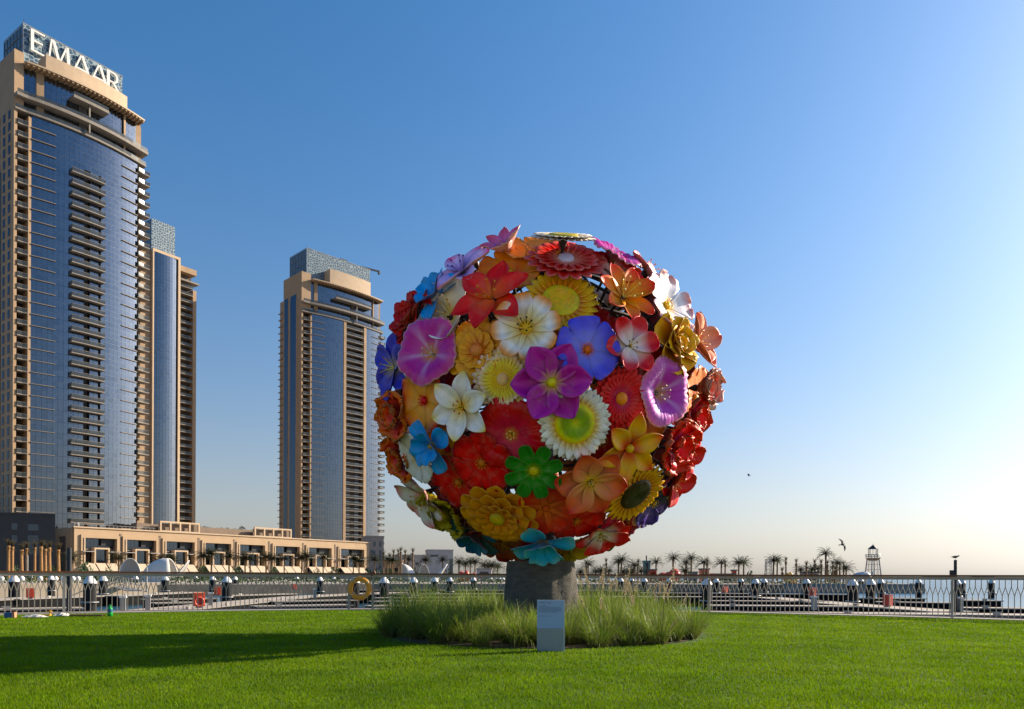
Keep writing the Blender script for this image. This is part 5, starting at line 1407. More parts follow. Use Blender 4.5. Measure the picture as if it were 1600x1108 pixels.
# teal tower with mast
p = at(1006, 897, 170); q = at(1016, 876, 170); t = empty('teal_tower', (p.x, p.y, .2)); tag(t, 'slim teal tower with a dark mast on the far shore', 'tower')
W = q.x - p.x; H = q.z - .2; b = MB(); b.box(0, W, 0, W, 0, H); b.build('wall', M['teal'], t)
b = MB(); b.box(W * .35, W * .62, -.12, -.004, 0, H * .97); b.build('dark_stripe', M['dark_steel'], t)
b = MB(); b.box(W * .4, W * .56, W * .4, W * .56, H + .002, at(1011, 868, 170).z - .2); b.build('mast', M['dark_steel'], t)
b = MB(); b.box(-.15, W + .15, -.15, W + .15, H - .5, H + .0015); b.build('rim', M['teal'], t)
# =================================================================== PALMS AND SHRUBS
def frond(b, a, e0, L, droop, rnd, leaf=0.42):
    ca, sa = math.cos(a), math.sin(a); e = e0; x = z = 0.0; k = 9; pts = []
    for i in range(k + 1):
        pts.append((x, z)); x += math.cos(e) * L / k; z += math.sin(e) * L / k; e -= droop / k * (0.5 + i / k)
    for i in range(k):
        (x0, z0), (x1, z1) = pts[i], pts[i + 1]; w = 0.03 * (1 - i / k) + .008
        b.add([(x0 * ca - w * -sa, x0 * sa - w * ca, z0), (x0 * ca + w * -sa, x0 * sa + w * ca, z0), (x1 * ca + w * -sa, x1 * sa + w * ca, z1), (x1 * ca - w * -sa, x1 * sa - w * ca, z1)], [(0, 1, 2, 3)])
        if i == 0: continue
        for h in (0.0, 0.5):
            xm = x0 + (x1 - x0) * h; zm = z0 + (z1 - z0) * h
            for s in (-1, 1):
                ll = leaf * L / 1.5 * (1 - 0.55 * (i / k) ** 2) * rnd.uniform(.8, 1.15); up = rnd.uniform(.0, .35)
                tip = (xm + ll * .62, s * ll * .72, zm + ll * up - .12 * ll)
                V3 = [(xm - .07, s * .01, zm), (xm + .12, s * .01, zm), tip]
                b.add([(X * ca - Y * sa, X * sa + Y * ca, Z) for X, Y, Z in V3], [(0, 1, 2)])
def crown_mesh(seed, full, m):
    rnd = random.Random(seed); b = MB()
    if full:
        for i in range(40):
            u = i / 40; frond(b, i * 2.399 + rnd.uniform(-.2, .2), rad(84 - 100 * u + rnd.uniform(-8, 8)), rnd.uniform(1.4, 1.95), rad(70 + 25 * rnd.random()), rnd)
    else:
        for i in range(16):
            frond(b, i * 2.399, rad(88 - 25 * (i / 16)), rnd.uniform(.7, 1.15), rad(25), rnd, .2)
        for i in range(12):
            frond(b, i * 2.399, rad(-60 + rnd.uniform(-20, 20)), rnd.uniform(.5, .9), rad(30), rnd, .2)
    return b.mesh('crown', m)
CR_FULL = [crown_mesh(i, True, M['palm_leaf']) for i in range(4)]
CR_TIED = [crown_mesh(20 + i, False, M['palm_dry']) for i in range(2)]
def trunk_mesh(m, seed, fat=1.0):
    rnd = random.Random(seed); b = MB(); prof_ = []; n = 26
    for i in range(n + 1):
        z = i / n; r = (0.20 - 0.045 * z + 0.05 * max(0, z - .82) / .18) * fat * (1 + .10 * (i % 2)) + rnd.uniform(-.006, .006); prof_.append((r, z))
    b.lathe(prof_, 10); return b.mesh('trunk', m, False)
TR = [trunk_mesh(M['palm_trunk'], 1), trunk_mesh(M['palm_trunk'], 2, .85)]
TRG = [trunk_mesh(M['palm_gold'], 3, 1.25), trunk_mesh(M['palm_gold'], 4, 1.0)]
PG = {'gold': 'golden-trunked palms before the dark building', 'podium': 'palms along the podium', 'mid': 'palms left of the sculpture trunk', 'right': 'palms on the far shore right of the sculpture'}
def palm(px, ytop, Y, tied, zone, idx, gold=False):
    p = at(px, 897, Y); H = at(px, ytop, Y).z - 0.2
    ch = 1.0 if tied else 1.15
    cs_ = {'gold': 1.2, 'podium': 1.55, 'mid': 1.3, 'right': 1.15}[zone] * (1 if not tied or gold else 1.0)
    t = empty('palm_tree', (p.x, p.y, 0.2), random.uniform(0, 6)); th = H - ch * cs_
    link_mesh('trunk', random.choice(TRG if gold else TR), t, (0, 0, 0), (rad(random.uniform(-1, 1)), rad(random.uniform(-1, 1)), 0), (1, 1, th))
    link_mesh('crown', random.choice(CR_TIED if tied else CR_FULL), t, (0, 0, th), (0, 0, random.uniform(0, 6)), (cs_, cs_, cs_))
    look = {'gold': 'short palm with golden shaggy trunk', 'podium': 'young date palm', 'mid': 'palm', 'right': 'palm'}[zone]
    kind = ('narrow tied-up ' if tied else 'full-crowned ')
    where = {'gold': 'before the dark building', 'podium': 'along the podium facade', 'mid': 'between the podium and the sculpture trunk', 'right': 'on the far shore right of the sculpture'}[zone]
    tag(t, f'{kind}{look}, {ordinal(idx)} from the left {where}', 'palm tree', PG[zone])
for i, (x, y) in enumerate([(-6, 850), (13, 841), (19, 843), (34, 847), (42, 845), (54, 844), (65, 842), (71, 846), (78, 844), (92, 847)]): palm(x, y, 118 + 3 * (i % 3), True, 'gold', i, True)
for i, (x, y) in enumerate([(112, 862), (185, 862), (248, 868), (257, 866), (269, 865), (318, 859), (330, 855), (358, 860), (383, 862), (391, 864), (416, 861), (424, 864), (444, 864), (471, 863), (479, 860), (505, 862), (552, 864), (561, 868), (585, 866)]):
    palm(x, y, 152 + x * 0.09, False, 'podium', i)
for i, (x, y, t_) in enumerate([(599, 859, 1), (605, 866, 0), (609, 863, 1), (613, 867, 0), (615, 857, 1), (622, 856, 1), (626, 853, 1), (633, 857, 1), (638, 866, 0), (645, 855, 1), (665, 867, 0), (692, 867, 0), (717, 870, 0), (727, 873, 0), (735, 870, 0), (742, 870, 0), (757, 875, 0), (764, 877, 0), (769, 875, 0), (778, 877, 0)]):
    palm(x, y, 175 + 6 * (i % 3), bool(t_), 'mid', i)
for i, (x, y, t_) in enumerate([(907, 885, 0), (916, 874, 1), (919, 873, 0), (931, 885, 0), (939, 883, 0), (947, 870, 1), (951, 884, 0), (966, 870, 0), (971, 866, 0), (974, 885, 0), (983, 886, 0), (988, 885, 0), (991, 874, 0), (997, 871, 1), (1002, 884, 0), (1025, 870, 0), (1052, 863, 0), (1070, 883, 0), (1072, 871, 0), (1080, 864, 0), (1100, 870, 0), (1105, 871, 1), (1127, 871, 0), (1133, 873, 1), (1154, 870, 0), (1162, 870, 0), (1208, 867, 0), (1214, 867, 0), (1222, 884, 1), (1228, 868, 1), (1244, 871, 1), (1251, 882, 0), (1260, 875, 1), (1268, 881, 0), (1273, 872, 1), (1278, 880, 0), (1283, 872, 1), (1290, 856, 0), (1293, 873, 1), (1301, 874, 1), (1305, 881, 1), (1308, 871, 0), (1312, 876, 1), (1318, 875, 1), (1322, 879, 0)]):
    palm(x, y, 143 + 5 * (i % 4), bool(t_), 'right', i)

def leafball(seed, m, n=260):
    rnd = random.Random(seed); b = MB()
    for i in range(n):
        d = Vector((rnd.gauss(0, 1), rnd.gauss(0, 1), rnd.gauss(0, .8))).normalized() * (rnd.random() ** .35); d.z = abs(d.z) * 1.0
        lump = 1 + .22 * math.sin(5 * math.atan2(d.y, d.x) + seed); p = Vector((d.x * lump, d.y * lump, d.z))
        u = Vector((rnd.gauss(0, 1), rnd.gauss(0, 1), rnd.gauss(0, 1))).normalized(); v = u.orthogonal().normalized(); s = rnd.uniform(.07, .15)
        b.add([p - u * s, p + v * s * .55, p + u * s, p - v * s * .55], [(0, 1, 2, 3)])
    return b.mesh('foliage', m)
LB = [leafball(i, M['shrub']) for i in range(3)]; LBD = [leafball(9 + i, M['shrub_dark']) for i in range(2)]
def shrub(px, py_top, Y, wpx, base_z, dark, label, group):
    p = at(px, py_top, Y); k = Y / FPX; t = empty('shrub', (p.x, p.y, base_z), random.uniform(0, 6)); r = wpx * k / 2; h = max(.4, p.z - base_z)
    link_mesh('foliage', random.choice(LBD if dark else LB), t, (0, 0, 0), (0, 0, 0), (r, r, h))
    b = MB(); b.tube([(0, 0, 0), (0, 0, h * .6)], [.07, .03], 6); b.build('stem', M['palm_trunk'], t)
    tag(t, label, 'shrub', group)
for i, (x, y, w, Y) in enumerate([(22, 880, 16, 125), (80, 882, 20, 128), (134, 877, 30, 135), (170, 884, 16, 140), (316, 882, 18, 160), (371, 882, 18, 162), (428, 883, 16, 166), (495, 886, 14, 170), (522, 884, 18, 172), (575, 887, 16, 178), (590, 886, 20, 180), (612, 888, 20, 182), (655, 880, 22, 182), (700, 888, 26, 178), (775, 890, 20, 178), (1172, 890, 14, 150), (1300, 884, 18, 160), (245, 886, 14, 150), (282, 886, 14, 152)]):
    shrub(x, y, Y, w, 0.2, False, f'green shrub on the far waterfront, {ordinal(i)} in order of planting' if False else ['round green shrub at the far left below the golden palms', 'green shrub between golden palms', 'big green shrub at the podium corner', 'low shrub left of the first white canopy', 'green shrub below the third podium bay', 'green shrub below the fourth podium bay', 'green shrub below the fifth podium bay', 'small shrub below the seventh podium bay', 'green shrub left of the last podium bay', 'shrub at the right end of the podium', 'shrub before the grey block', 'shrub right of the grey block', 'shrub behind the second white canopy', 'wide shrub right of the second white canopy', 'shrub just left of the sculpture trunk', 'low shrub left of the scaffold tower', 'shrub beneath the tallest far palm', 'shrub right of the first white canopy', 'shrub below the second podium bay'][i], 'shrubs on the far waterfront')

# =================================================================== BUILDINGS
POD = Vector((-121.995, 210.0, 0.2)); PANG = math.atan2(.811, .585)
def glaze(mb, x0, x1, y, z0, z1, nx, nz, gap=0.07, jit=0.004, yf=None, vary=False):
    """panes with small gaps and slightly different tilts"""
    for i in range(nx):
        for j in range(nz):
            a = x0 + (x1 - x0) * i / nx + gap / 2; b_ = x0 + (x1 - x0) * (i + 1) / nx - gap / 2; c = z0 + (z1 - z0) * j / nz + gap / 2; d = z0 + (z1 - z0) * (j + 1) / nz - gap / 2
            ya = yf(a) if yf else y; yb = yf(b_) if yf else y; r = [random.uniform(-jit, jit) * (b_ - a) for _ in range(4)]
            q_ = random.random(); mb.mi = 0 if not vary else (1 if q_ < .07 else (2 if q_ < .22 else 0))
            mb.add([(a, ya + r[0], c), (b_, yb + r[1], c), (b_, yb + r[2], d), (a, ya + r[3], d)], [(0, 1, 2, 3)])

# ---- podium -------------------------------------------------------------
pod = empty('podium_building', POD, PANG)
tag(pod, 'long low sand-coloured podium with eight framed shopfront bays', 'building')
PL, PD, PH = 111.6, 34.0, 14.35
BAYS = [(2.4, 11.65), (14.08, 23.4), (26.2, 36.0), (39.3, 49.0), (51.9, 62.2), (66.1, 76.9), (80.6, 91.7), (95.75, 108.2)]
ZB, ZT = 4.6, 11.6
b = MB()
# front wall pieces around the openings
edges = [0] + [v for ab in BAYS for v in ab] + [PL]
for i in range(0, len(edges), 2): b.box(edges[i], edges[i + 1], 0, 1.8, ZB, ZT)
b.box(0, PL, 0, 1.8, ZT, PH); b.box(0, PL, 0.3, 1.8, 0, ZB)
b.box(0.003, PL - .003, 6.0, PD, 0, PH - .4); b.box(PL - 1.2, PL - .002, 1.8, 6.0, 0, PH - .4)
b.box(0.002, PL - .002, 1.8, 6.0, PH - 1.2, PH - .3)
b.build('wall', M['podium'], pod)
# end wall with its opening
b = MB(); b.box(-.4, 0.0, 1.0, 4.2, 0, PH - .01); b.box(-.4, 0.0, 8.6, 13.4, 0, PH - .01); b.box(-.4, 0.0, 4.2, 8.6, 12.0, PH - .01); b.box(-.004, 0.6, 4.2, 8.6, 0, 12.0); b.build('end_wall', M['podium'], pod)
b = MB(); b.box(-.06, -.01, 4.22, 8.58, 0, 11.98); b.build('end_opening', M['recess'], pod)
b = MB(); b.box(-.3, PL + .3, -.35, 1.0, PH, PH + .35); b.build('cornice', M['tan_pale'], pod)
for i, (x0, x1) in enumerate(BAYS):
    w = x1 - x0; xm = (x0 + x1) / 2 + w * .02
    # proud stone surround
    b = MB(); b.box(x0 - .75, x0 - .002, -.45, -.002, ZB - .4, ZT + .9); b.box(x1 + .002, x1 + .75, -.45, -.002, ZB - .4, ZT + .9); b.box(x0 - .002, x1 + .002, -.45, -.002, ZT + .002, ZT + .9); b.build('bay_surround', M['podium'], pod)
    b = MB(); b.box(x0, x0 + .35, -.62, 1.2, ZB, ZT - .01); b.build('bay_reveal', M['tan_pale'], pod)
    wn_ = empty('bay_window', (0, 0, 0)); wn_.parent = pod
    g = MB(); glaze(g, x0 + .4, x1 - .05, 1.75, ZB + .1, ZT - .1, 8, 2, .12, .003); g.build('pane', M['glass_dark'], wn_)
    g = MB(); g.box(x0 + .36, x1, 1.79, 1.85, ZB, ZT); g.build('frame', M['mullion'], wn_)
    b = MB(); b.box(x0 + .36, x1 - .01, .9, 1.6, 8.3, 8.55); b.build('balcony_slab', M['slab'], pod)
    b = MB(); b.box(x0 + .36, x1 - .01, .88, .94, 9.35, 9.45)
    for k in range(16): xx = x0 + .5 + (w - .7) * k / 15; b.box(xx - .03, xx + .03, .89, .93, 8.551, 9.35)
    b.build('balcony_rail', M['dark_steel'], pod)
    b = MB(); b.box(x1 - w * .42, x1 - .01, .95, 1.7, 9.6, ZT - .02); b.build('shade_blind', M['dark_steel'], pod)
    # cream portal in the lower half
    pw = w * .46; pa, pb = xm - pw / 2, xm + pw / 2
    b = MB(); b.box(pa, pa + .4, -.9, 1.0, ZB, 8.9); b.box(pb - .4, pb, -.9, 1.0, ZB, 8.9); b.box(pa + .4, pb - .4, -.9, 1.0, 8.45, 8.9); b.build('portal_frame', M['tan_pale'], pod)
    b = MB(); b.box(pa + .41, pb - .41, .3, .4, ZB, 8.44); b.build('portal_glass', M['glass_dark'], pod)
    b = MB(); b.box(x0 - .7, pa - .01, -1.5, 1.0, 7.65, 7.85); b.box(pb + .01, x1 + .7, -1.5, 1.0, 7.65, 7.85); b.build('canopy_bar', M['steel'], pod)
    for k in range(3):
        xa = x0 + .2 + (w - .2) * k / 3; xb = x0 + .2 + (w - .2) * (k + 1) / 3 - .35
        b = MB(); b.add([(xa, -.5, ZB - .1), (xb, -.5, ZB - .1), (xb, -3.0, 2.4), (xa, -3.0, 2.4), (xa, -.5, ZB - .22), (xb, -.5, ZB - .22), (xb, -3.0, 2.28), (xa, -3.0, 2.28)], [(0, 3, 2, 1), (4, 5, 6, 7), (0, 1, 5, 4), (1, 2, 6, 5), (2, 3, 7, 6), (3, 0, 4, 7)])
        b.build('awning', M['awning'], pod)
    b = MB(); b.box(x0, x1, .1, .29, 0.2, ZB - .3); b.build('shopfront', M['glass_dark'], pod)
    if i < 7:
        xs_ = (x1 + BAYS[i + 1][0]) / 2; b = MB(); b.box(xs_ - .32, xs_ + .32, -.10, -.003, .2, PH - 1.2); b.build('dark_joint', M['brown_wall'], pod)
# roof pieces: brown parapet, white framed pergolas
b = MB(); b.box(20, 76, 4.5, 8.0, PH - .39, PH + 2.6); b.build('roof_parapet', M['brown_wall'], pod)
def pergola(x0, x1, n, z0, z1):
    b = MB(); w = (x1 - x0) / n
    for k in range(n + 1): b.box(x0 + w * k - .25, x0 + w * k + .25, 2.0, 2.6, z0, z1)
    for k in range(n): b.box(x0 + w * k + .25, x0 + w * (k + 1) - .25, 2.0, 2.6, z1 - .5, z1); b.box(x0 + w * k + .25, x0 + w * (k + 1) - .25, 2.0, 2.6, z0, z0 + .35)
    b.build('roof_pergola', M['tan_pale'], pod)
    b = MB(); b.box(x0, x1, 3.3, 3.4, z0, z1 - .6); b.build('pergola_back', M['brown_wall'], pod)
pergola(26.2, 39.0, 4, PH + .36, PH + 3.6); pergola(60.0, 75.0, 4, PH + .36, PH + 3.6)
b = MB(); b.box(0.5, 24, 1.2, 1.26, PH + 1.1, PH + 1.18)
for k in range(20): b.box(.6 + k * 1.2, .66 + k * 1.2, 1.2, 1.26, PH + .351, PH + 1.1)
b.build('roof_railing', M['steel'], pod)
b = MB(); b.lathe([(.45, 0), (.5, .2), (.5, 1.0), (.25, 1.3)], 10, 2.2, 9.0); o = b.build('roof_vent', M['steel'], pod, 'auto'); o.location = (0, -6.0, PH + .351)
# roof planting seen against the sky
rp = random.Random(8)
for i in range(16):
    lx = 34 + i * 2.3; wpos = pod.matrix_basis @ Vector((lx, 9 + rp.uniform(-1, 1), 0)) if False else None
    t = empty('roof_shrub', (0, 0, 0)); ca, sa = math.cos(PANG), math.sin(PANG); ly = 9.5 + rp.uniform(-1, 1)
    t.location = (POD.x + lx * ca - ly * sa, POD.y + lx * sa + ly * ca, POD.z + PH - .39)
    s = rp.uniform(1.1, 2.0); link_mesh('foliage', rp.choice(LBD), t, (0, 0, 2.0), (0, 0, rp.uniform(0, 6)), (s, s, rp.uniform(1.3, 2.8)))
    b = MB(); b.tube([(0, 0, 0), (0, 0, 3.2)], [.10, .05], 6); b.build('stem', M['palm_trunk'], t)
    tag(t, 'dark roof shrub on the podium roof between the two towers', 'shrub', 'dark shrubs on the podium roof')

# ---- dark slate building at the far left --------------------------------
dk = empty('slate_building', at(86, 890, 200), 0); dk.location.z = .2; tag(dk, 'low dark slate building with few windows at the far left', 'building')
dk.rotation_euler = (0, 0, rad(18)); DH = at(86, 807, 200).z
b = MB(); b.prism([(-40, 0), (0, 0), (-6.5, 9), (-40, 9)], 0, DH); b.build('wall', M['slate'], dk)
b = MB(); b.prism([(-40.2, -.2), (0.05, -.2), (-0.6, 0.7), (-40.2, .7)], DH, DH + .5); b.build('parapet', M['slate'], dk)
def dkwin(xc, yc, w, h):
    k = 200 / FPX; x = (xc - 86) * k * 1.25; z = at(86, yc, 200).z - .2; w *= k; h *= k
    f = MB(); f.box(x - w / 2 - .12, x + w / 2 + .12, -.06, -.002, z - h / 2 - .12, z + h / 2 + .12); fo = f.build('window', M['mullion'], dk)
    f = MB(); f.box(x - w / 2, x + w / 2, -.10, -.062, z - h / 2, z + h / 2); f.build('pane', M['glass_dark'], fo)
for q in ((42, 824, 6, 8), (62, 825, 13, 8), (17, 823, 3, 8), (42, 843, 6, 9), (62, 852, 13, 28), (24, 858, 5, 10)): dkwin(*q)

# ---- grey block at the right end of the podium --------------------------
gb = empty('grey_block', at(575, 890, 300), rad(20)); gb.location.z = .2; tag(gb, 'small grey block with slot windows at the right end of the podium', 'building')
GH = at(585, 839, 300).z - .2; k = 300 / FPX
b = MB(); b.box(-3 * k, 24.5 * k, 0, 12, 0, GH); b.build('wall', M['grey_wall'], gb)
b = MB(); b.box(-3.3 * k, 24.8 * k, -.2, 12.2, GH, GH + .5); b.build('parapet', M['grey_wall'], gb)
for (xc, yc, w, h) in ((10, 850, 2.5, 7), (19, 850, 2.5, 7), (6, 865, 4, 10), (10, 868, 2.5, 14), (19, 868, 2.5, 16), (19, 884, 2.5, 8)):
    x = xc * k; z = at(585, yc, 300).z - .2; f = MB(); f.box(x - w * k / 2 - .1, x + w * k / 2 + .1, -.07, -.002, z - h * k / 2 - .1, z + h * k / 2 + .1); fo = f.build('window', M['mullion'], gb)
    f = MB(); f.box(x - w * k / 2, x + w * k / 2, -.11, -.072, z - h * k / 2, z + h * k / 2); f.build('pane', M['glass_dark'], fo)
# ---- far grey buildings left of the sculpture ---------------------------
def farbox(px0, px1, ytop, Y, d, rz, m, label, wins=()):
    p = at(px0, 895, Y); t = empty('far_building', (p.x, p.y, .2), rad(rz)); tag(t, label, 'building'); k = Y / FPX
    W = (px1 - px0) * k; H = at(px0, ytop, Y).z - .2; b = MB(); b.box(0, W, 0, d, 0, H); b.build('wall', m, t)
    b = MB(); b.box(-.2, W + .2, -.2, d + .2, H, H + .4); b.build('roof_edge', m, t)
    for (u, v, w, h) in wins:
        f = MB(); f.box(W * u, W * u + w, -.08, -.003, H * v, H * v + h); f.build('window', M['glass_dark'], t)
farbox(668, 708, 860, 300, 14, 10, M['pale_wall'], 'plain grey hall left of the sculpture trunk', [(.1, .78, 3.2, .8), (.86, .2, .5, 6), (.93, .2, .5, 6)])
farbox(617, 670, 868, 330, 14, 6, M['pale_wall'], 'pale blue grey low building left of the plain grey hall', [(.3, .6, 1.2, 1.2), (.6, .6, 1.2, 1.2), (.75, .3, 1.2, 2), (.15, .3, 1.2, 1.2)])
farbox(596, 628, 876, 310, 10, 6, M['tan'], 'low sand-coloured building behind the narrow palms', [(.2, .4, 1.5, 1.5), (.6, .4, 1.5, 1.5)])

def stroke_letter(ch, h, d=.5):
    b = MB(); w = h * .62; T, t = h * .13, h * .075
    def st(x0, z0, x1, z1, th):          # slanted stroke as a prism
        b.add([(x0 - th / 2, -d, z0), (x0 + th / 2, -d, z0), (x1 + th / 2, -d, z1), (x1 - th / 2, -d, z1), (x0 - th / 2, 0, z0), (x0 + th / 2, 0, z0), (x1 + th / 2, 0, z1), (x1 - th / 2, 0, z1)], [(0, 1, 2, 3), (7, 6, 5, 4), (0, 4, 5, 1), (1, 5, 6, 2), (2, 6, 7, 3), (3, 7, 4, 0)])
    if ch == 'E':
        st(T / 2, 0, T / 2, h, T)
        for z, l in ((0, w), (h * .47, w * .82), (h - t, w * .95)): b.box(T, l, -d, 0, z, z + t)
    elif ch == 'M':
        W = h * 1.0; st(t / 2 , 0, W * .16, h, t); st(W * .16 + t, h, W * .5, h * .06, T); st(W * .5 + .02, h * .06, W * .84 - t * .2, h, t); st(W - T / 2, 0, W * .84, h, T)
    elif ch == 'A':
        W = h * .88; st(t / 2, 0, W * .46, h, t); st(W - T / 2, 0, W * .5, h, T); b.box(W * .2, W * .74, -d * .98, -.01, h * .27, h * .27 + t)
    elif ch == 'R':
        st(T / 2, 0, T / 2, h, T); R_o = h * .27; zc = h - R_o; n = 14; vs = []; fs = []
        xo = w * .45
        b.box(T, xo, -d, 0, h - t, h); b.box(T, xo, -d, 0, h - 2 * R_o, h - 2 * R_o + t)
        for i in range(n + 1):
            a = math.pi / 2 - math.pi * i / n; ri = R_o - T * .85 - (t - T * .85) * abs(math.sin(a))
            for y in (-d, 0): vs += [(xo + R_o * math.cos(a), y, zc + R_o * math.sin(a)), (xo + ri * math.cos(a), y, zc + ri * math.sin(a))]
        for i in range(n):
            p = 4 * i; q = p + 4; fs += [(p, p + 1, q + 1, q), (p + 2, q + 2, q + 3, p + 3), (p, q, q + 2, p + 2), (p + 1, p + 3, q + 3, q + 1)]
        b.add(vs, fs); st(w * 1.1, 0, w * .45, h - 2 * R_o + t * .5, T)
    return b.mesh('sign_letter', M['letter'])

# ---- towers --------------------------------------------------------------
FH = 3.3
def tower(name, loc, ang, label, W, D, sag, glass_x, centre, crown, par, zc, zslab, zbreak, ztopbal, fins, sign=None, endspec=None, tan_left=2.4, floors=34):
    T = empty(name, loc, ang); tag(T, label, 'tower')
    xa, xb = glass_x; xc = (xa + xb) / 2; hw = (xb - xa) / 2
    yf = lambda x: -sag * max(-0.3, 1 - ((x - xc) / hw) ** 2)
    cx0, cx1, cstyle = centre
    base = 12.0
    # body and end walls
    b = MB(); b.box(.8, W - .8, 4.0, D, 0, zc - .3); b.build('core', M['recess'], T)
    b = MB(); b.box(0, .8, .4, D, 0, zc + 2.8); b.box(.8, tan_left, .4, 4.0, zbreak, zc + 2.8); b.box(.8, 4.5, 4.0, D, zc - .3, zc + 2.8); b.build('end_wall', M['tan'], T)
    b = MB(); b.box(W - .8, W, 2.4, D, 0, zc - 1.0); b.box(W - 2.6, W - .8, 1.2, 4.0, zbreak, zc - .2); b.box(.8, W - .8, D, D + .5, 0, zc + 1); b.build('side_wall', M['tan'], T)
    # corner pier
    b = MB(); b.box(xa - .75, xa - .01, -.15, 4.0, base, zbreak - 1.2); b.build('pier', M['tan'], T)
    # curtain wall
    z1 = zbreak - .6; nf = int((z1 - base) / FH); zz0 = z1 - nf * FH
    def wallseg(x0, x1, z0, z2, nz, off=0.0):
        n = max(1, int(round((x1 - x0) / 1.35)))
        g = MB(); glaze(g, x0, x1, 0, z0, z2, n, nz * 2, .085, .0055, lambda x: yf(x) + off, True); o = g.build('curtain_wall', [M['glass'], M['glass_b'], M['glass_c']], T); o['kind'] = 'stuff'
        m_ = MB(); xs_ = lin(x0, x1, n); m_.strip(xs_, lambda x: yf(x) + .035 + off, 0, z0, z2, yb=lambda x: yf(x) + .4 + off); m_.build('mullions', M['mullion'], T)
    if cstyle == 'balcony':
        s0 = cx0 + (cx1 - cx0) * .42; s1 = cx0 + (cx1 - cx0) * .60; s2 = cx1 - 1.3; s3 = cx1 - .55
        ns = int((ztopbal + 2.6 - zz0) / FH); zs = zz0 + ns * FH
        wallseg(xa, s0, zz0, z1, nf); wallseg(s1, s2, zz0, zs, ns); wallseg(s3, xb, zz0, z1, nf); wallseg(s0, s3, zs, z1, nf - ns)
        b = MB(); b.strip(lin(s0, s1, 3), lambda x: yf(x) + 1.2, 4.0, zz0, zs); b.strip(lin(s2, s3, 2), lambda x: yf(x) + 1.0, 4.0, zz0, zs); b.build('slot_recess', M['recess'], T)
    else:
        wallseg(xa, cx0 - 1.5, zz0, z1, nf); wallseg(cx1 + 1.6, xb, zz0, z1, nf)
        b = MB(); b.strip(lin(cx0, cx1, 4), lambda x: yf(x) + 2.6, 4.0, zz0, z1); b.build('slot_recess', M['recess'], T)
        for px0, px1 in ((cx0 - 1.49, cx0), (cx1, cx1 + 1.59)):
            b = MB(); b.strip(lin(px0, px1, 2), lambda x: yf(x) - .35, 4.0, base, z1 + .4); b.build('pier', M['tan'], T)
        for k in range(nf):
            z = zz0 + k * FH
            b = MB(); w3 = (cx1 - cx0) / 3
            b.box(cx0 + .4, cx0 + .4 + w3, yf(xc) + 2.3, yf(xc) + 2.55, z + .1, z + 2.5); b.box(cx1 - .4 - w3, cx1 - .4, yf(xc) + 2.3, yf(xc) + 2.55, z + .1, z + 2.5); b.build('loggia_window', M['glass'], T)
    # balconies, one object each; a railing as sub-part
    def balc_mesh(x0, x1, proj, yin, n=6, th=.30, off=0.0):
        b = MB(); f = lambda x: yf(x) - proj
        b.strip(lin(x0, x1, n), f, 0, -th, 0, yb=lambda x: yf(x) + yin); s = b.mesh('balcony', M['slab'])
        r = MB(); r.strip(lin(x0 + .05, x1 - .05, n), lambda x: f(x) + .05, 0, .12, 1.02, yb=lambda x: f(x) + .11); r.box(x0 + .05, x0 + .11, f(x0) + .12, yf(x0) - .02, .12, 1.02); r.box(x1 - .11, x1 - .05, f(x1) + .12, yf(x1) - .02, .12, 1.02)
        r2 = MB(); r2.strip(lin(x0, x1, n), lambda x: f(x) + .03, 0, 1.022, 1.09, yb=lambda x: f(x) + .13); r2.box(x0 + .02, x0 + .3, f(x0) + .14, f(x0) + .5, .002, 1.05)
        return s, r.mesh('parapet_glass', M['rail_glass']), r2.mesh('handrail', M['slab'])
    def stack(x0, x1, proj, yin, ztop, nmax):
        s, r, h = balc_mesh(x0, x1, proj, yin)
        for k in range(nmax):
            z = ztop - k * FH
            if z < base + 1: break
            o = link_mesh('balcony', s, T, (0, 0, z)); link_mesh('parapet_glass', r, o); link_mesh('handrail', h, o)
    if cstyle == 'balcony': stack(cx0, cx1, 1.7, -.05, ztopbal, 60)
    else: stack(cx0 + .05, cx1 - .05, .25, 2.4, z1 - FH * .75, 60)
    stack(.85, xa - .8, .55, 3.4, zbreak - FH * 1.2, 60)
    stack(xb + .1, W + 1.6, .9, 2.2, zbreak - FH * .9, 60)
    # horizontal brows beside the corners
    def fin(x0, x1):
        b = MB(); b.strip(lin(x0, x1, 5), lambda x: yf(x) - .45, 0, -.09, .09, yb=lambda x: yf(x) - .01); me = b.mesh('brow', M['slab'])
        for k in range(60):
            z = zbreak - FH * 1.2 - k * FH
            if z < base + 1: break
            link_mesh('brow', me, T, (0, 0, z))
    for f0, f1 in fins: fin(f0, f1)
    # top storeys
    zt = zc - 1.0
    wallseg(xa - 1.5, xb, zbreak + .05, zt, 4, 1.1)
    for (z, pr, th) in ((zslab, 1.9, .9), (zbreak, .7, .5)):
        b = MB(); b.strip(lin(0.1, W + .4, 14), lambda x: yf(x) - pr, 4.0, z - th, z); o = b.build('terrace_slab', M['slab'], T)
        r = MB(); r.strip(lin(0.2, W + .3, 14), lambda x: yf(x) - pr + .06, 0, z + .05, z + 1.0, yb=lambda x: yf(x) - pr + .12); r.build('parapet_glass', M['rail_glass'], o)
    for (p0, p1) in ((xa + 1.4, xa + 3.2), (xb - 4.5, xb - 3.9)):
        b = MB(); b.strip(lin(p0, p1, 2), lambda x: yf(x) + .5, 0, zbreak + .02, zt + .5, yb=lambda x: yf(x) + 2.0); b.build('pier', M['tan'], T)
    ub0, ub1 = cx0 - (0 if cstyle == 'balcony' else 7.0), cx1 + (.6 if cstyle == 'balcony' else 3.5)
    zu = zslab + 5.2
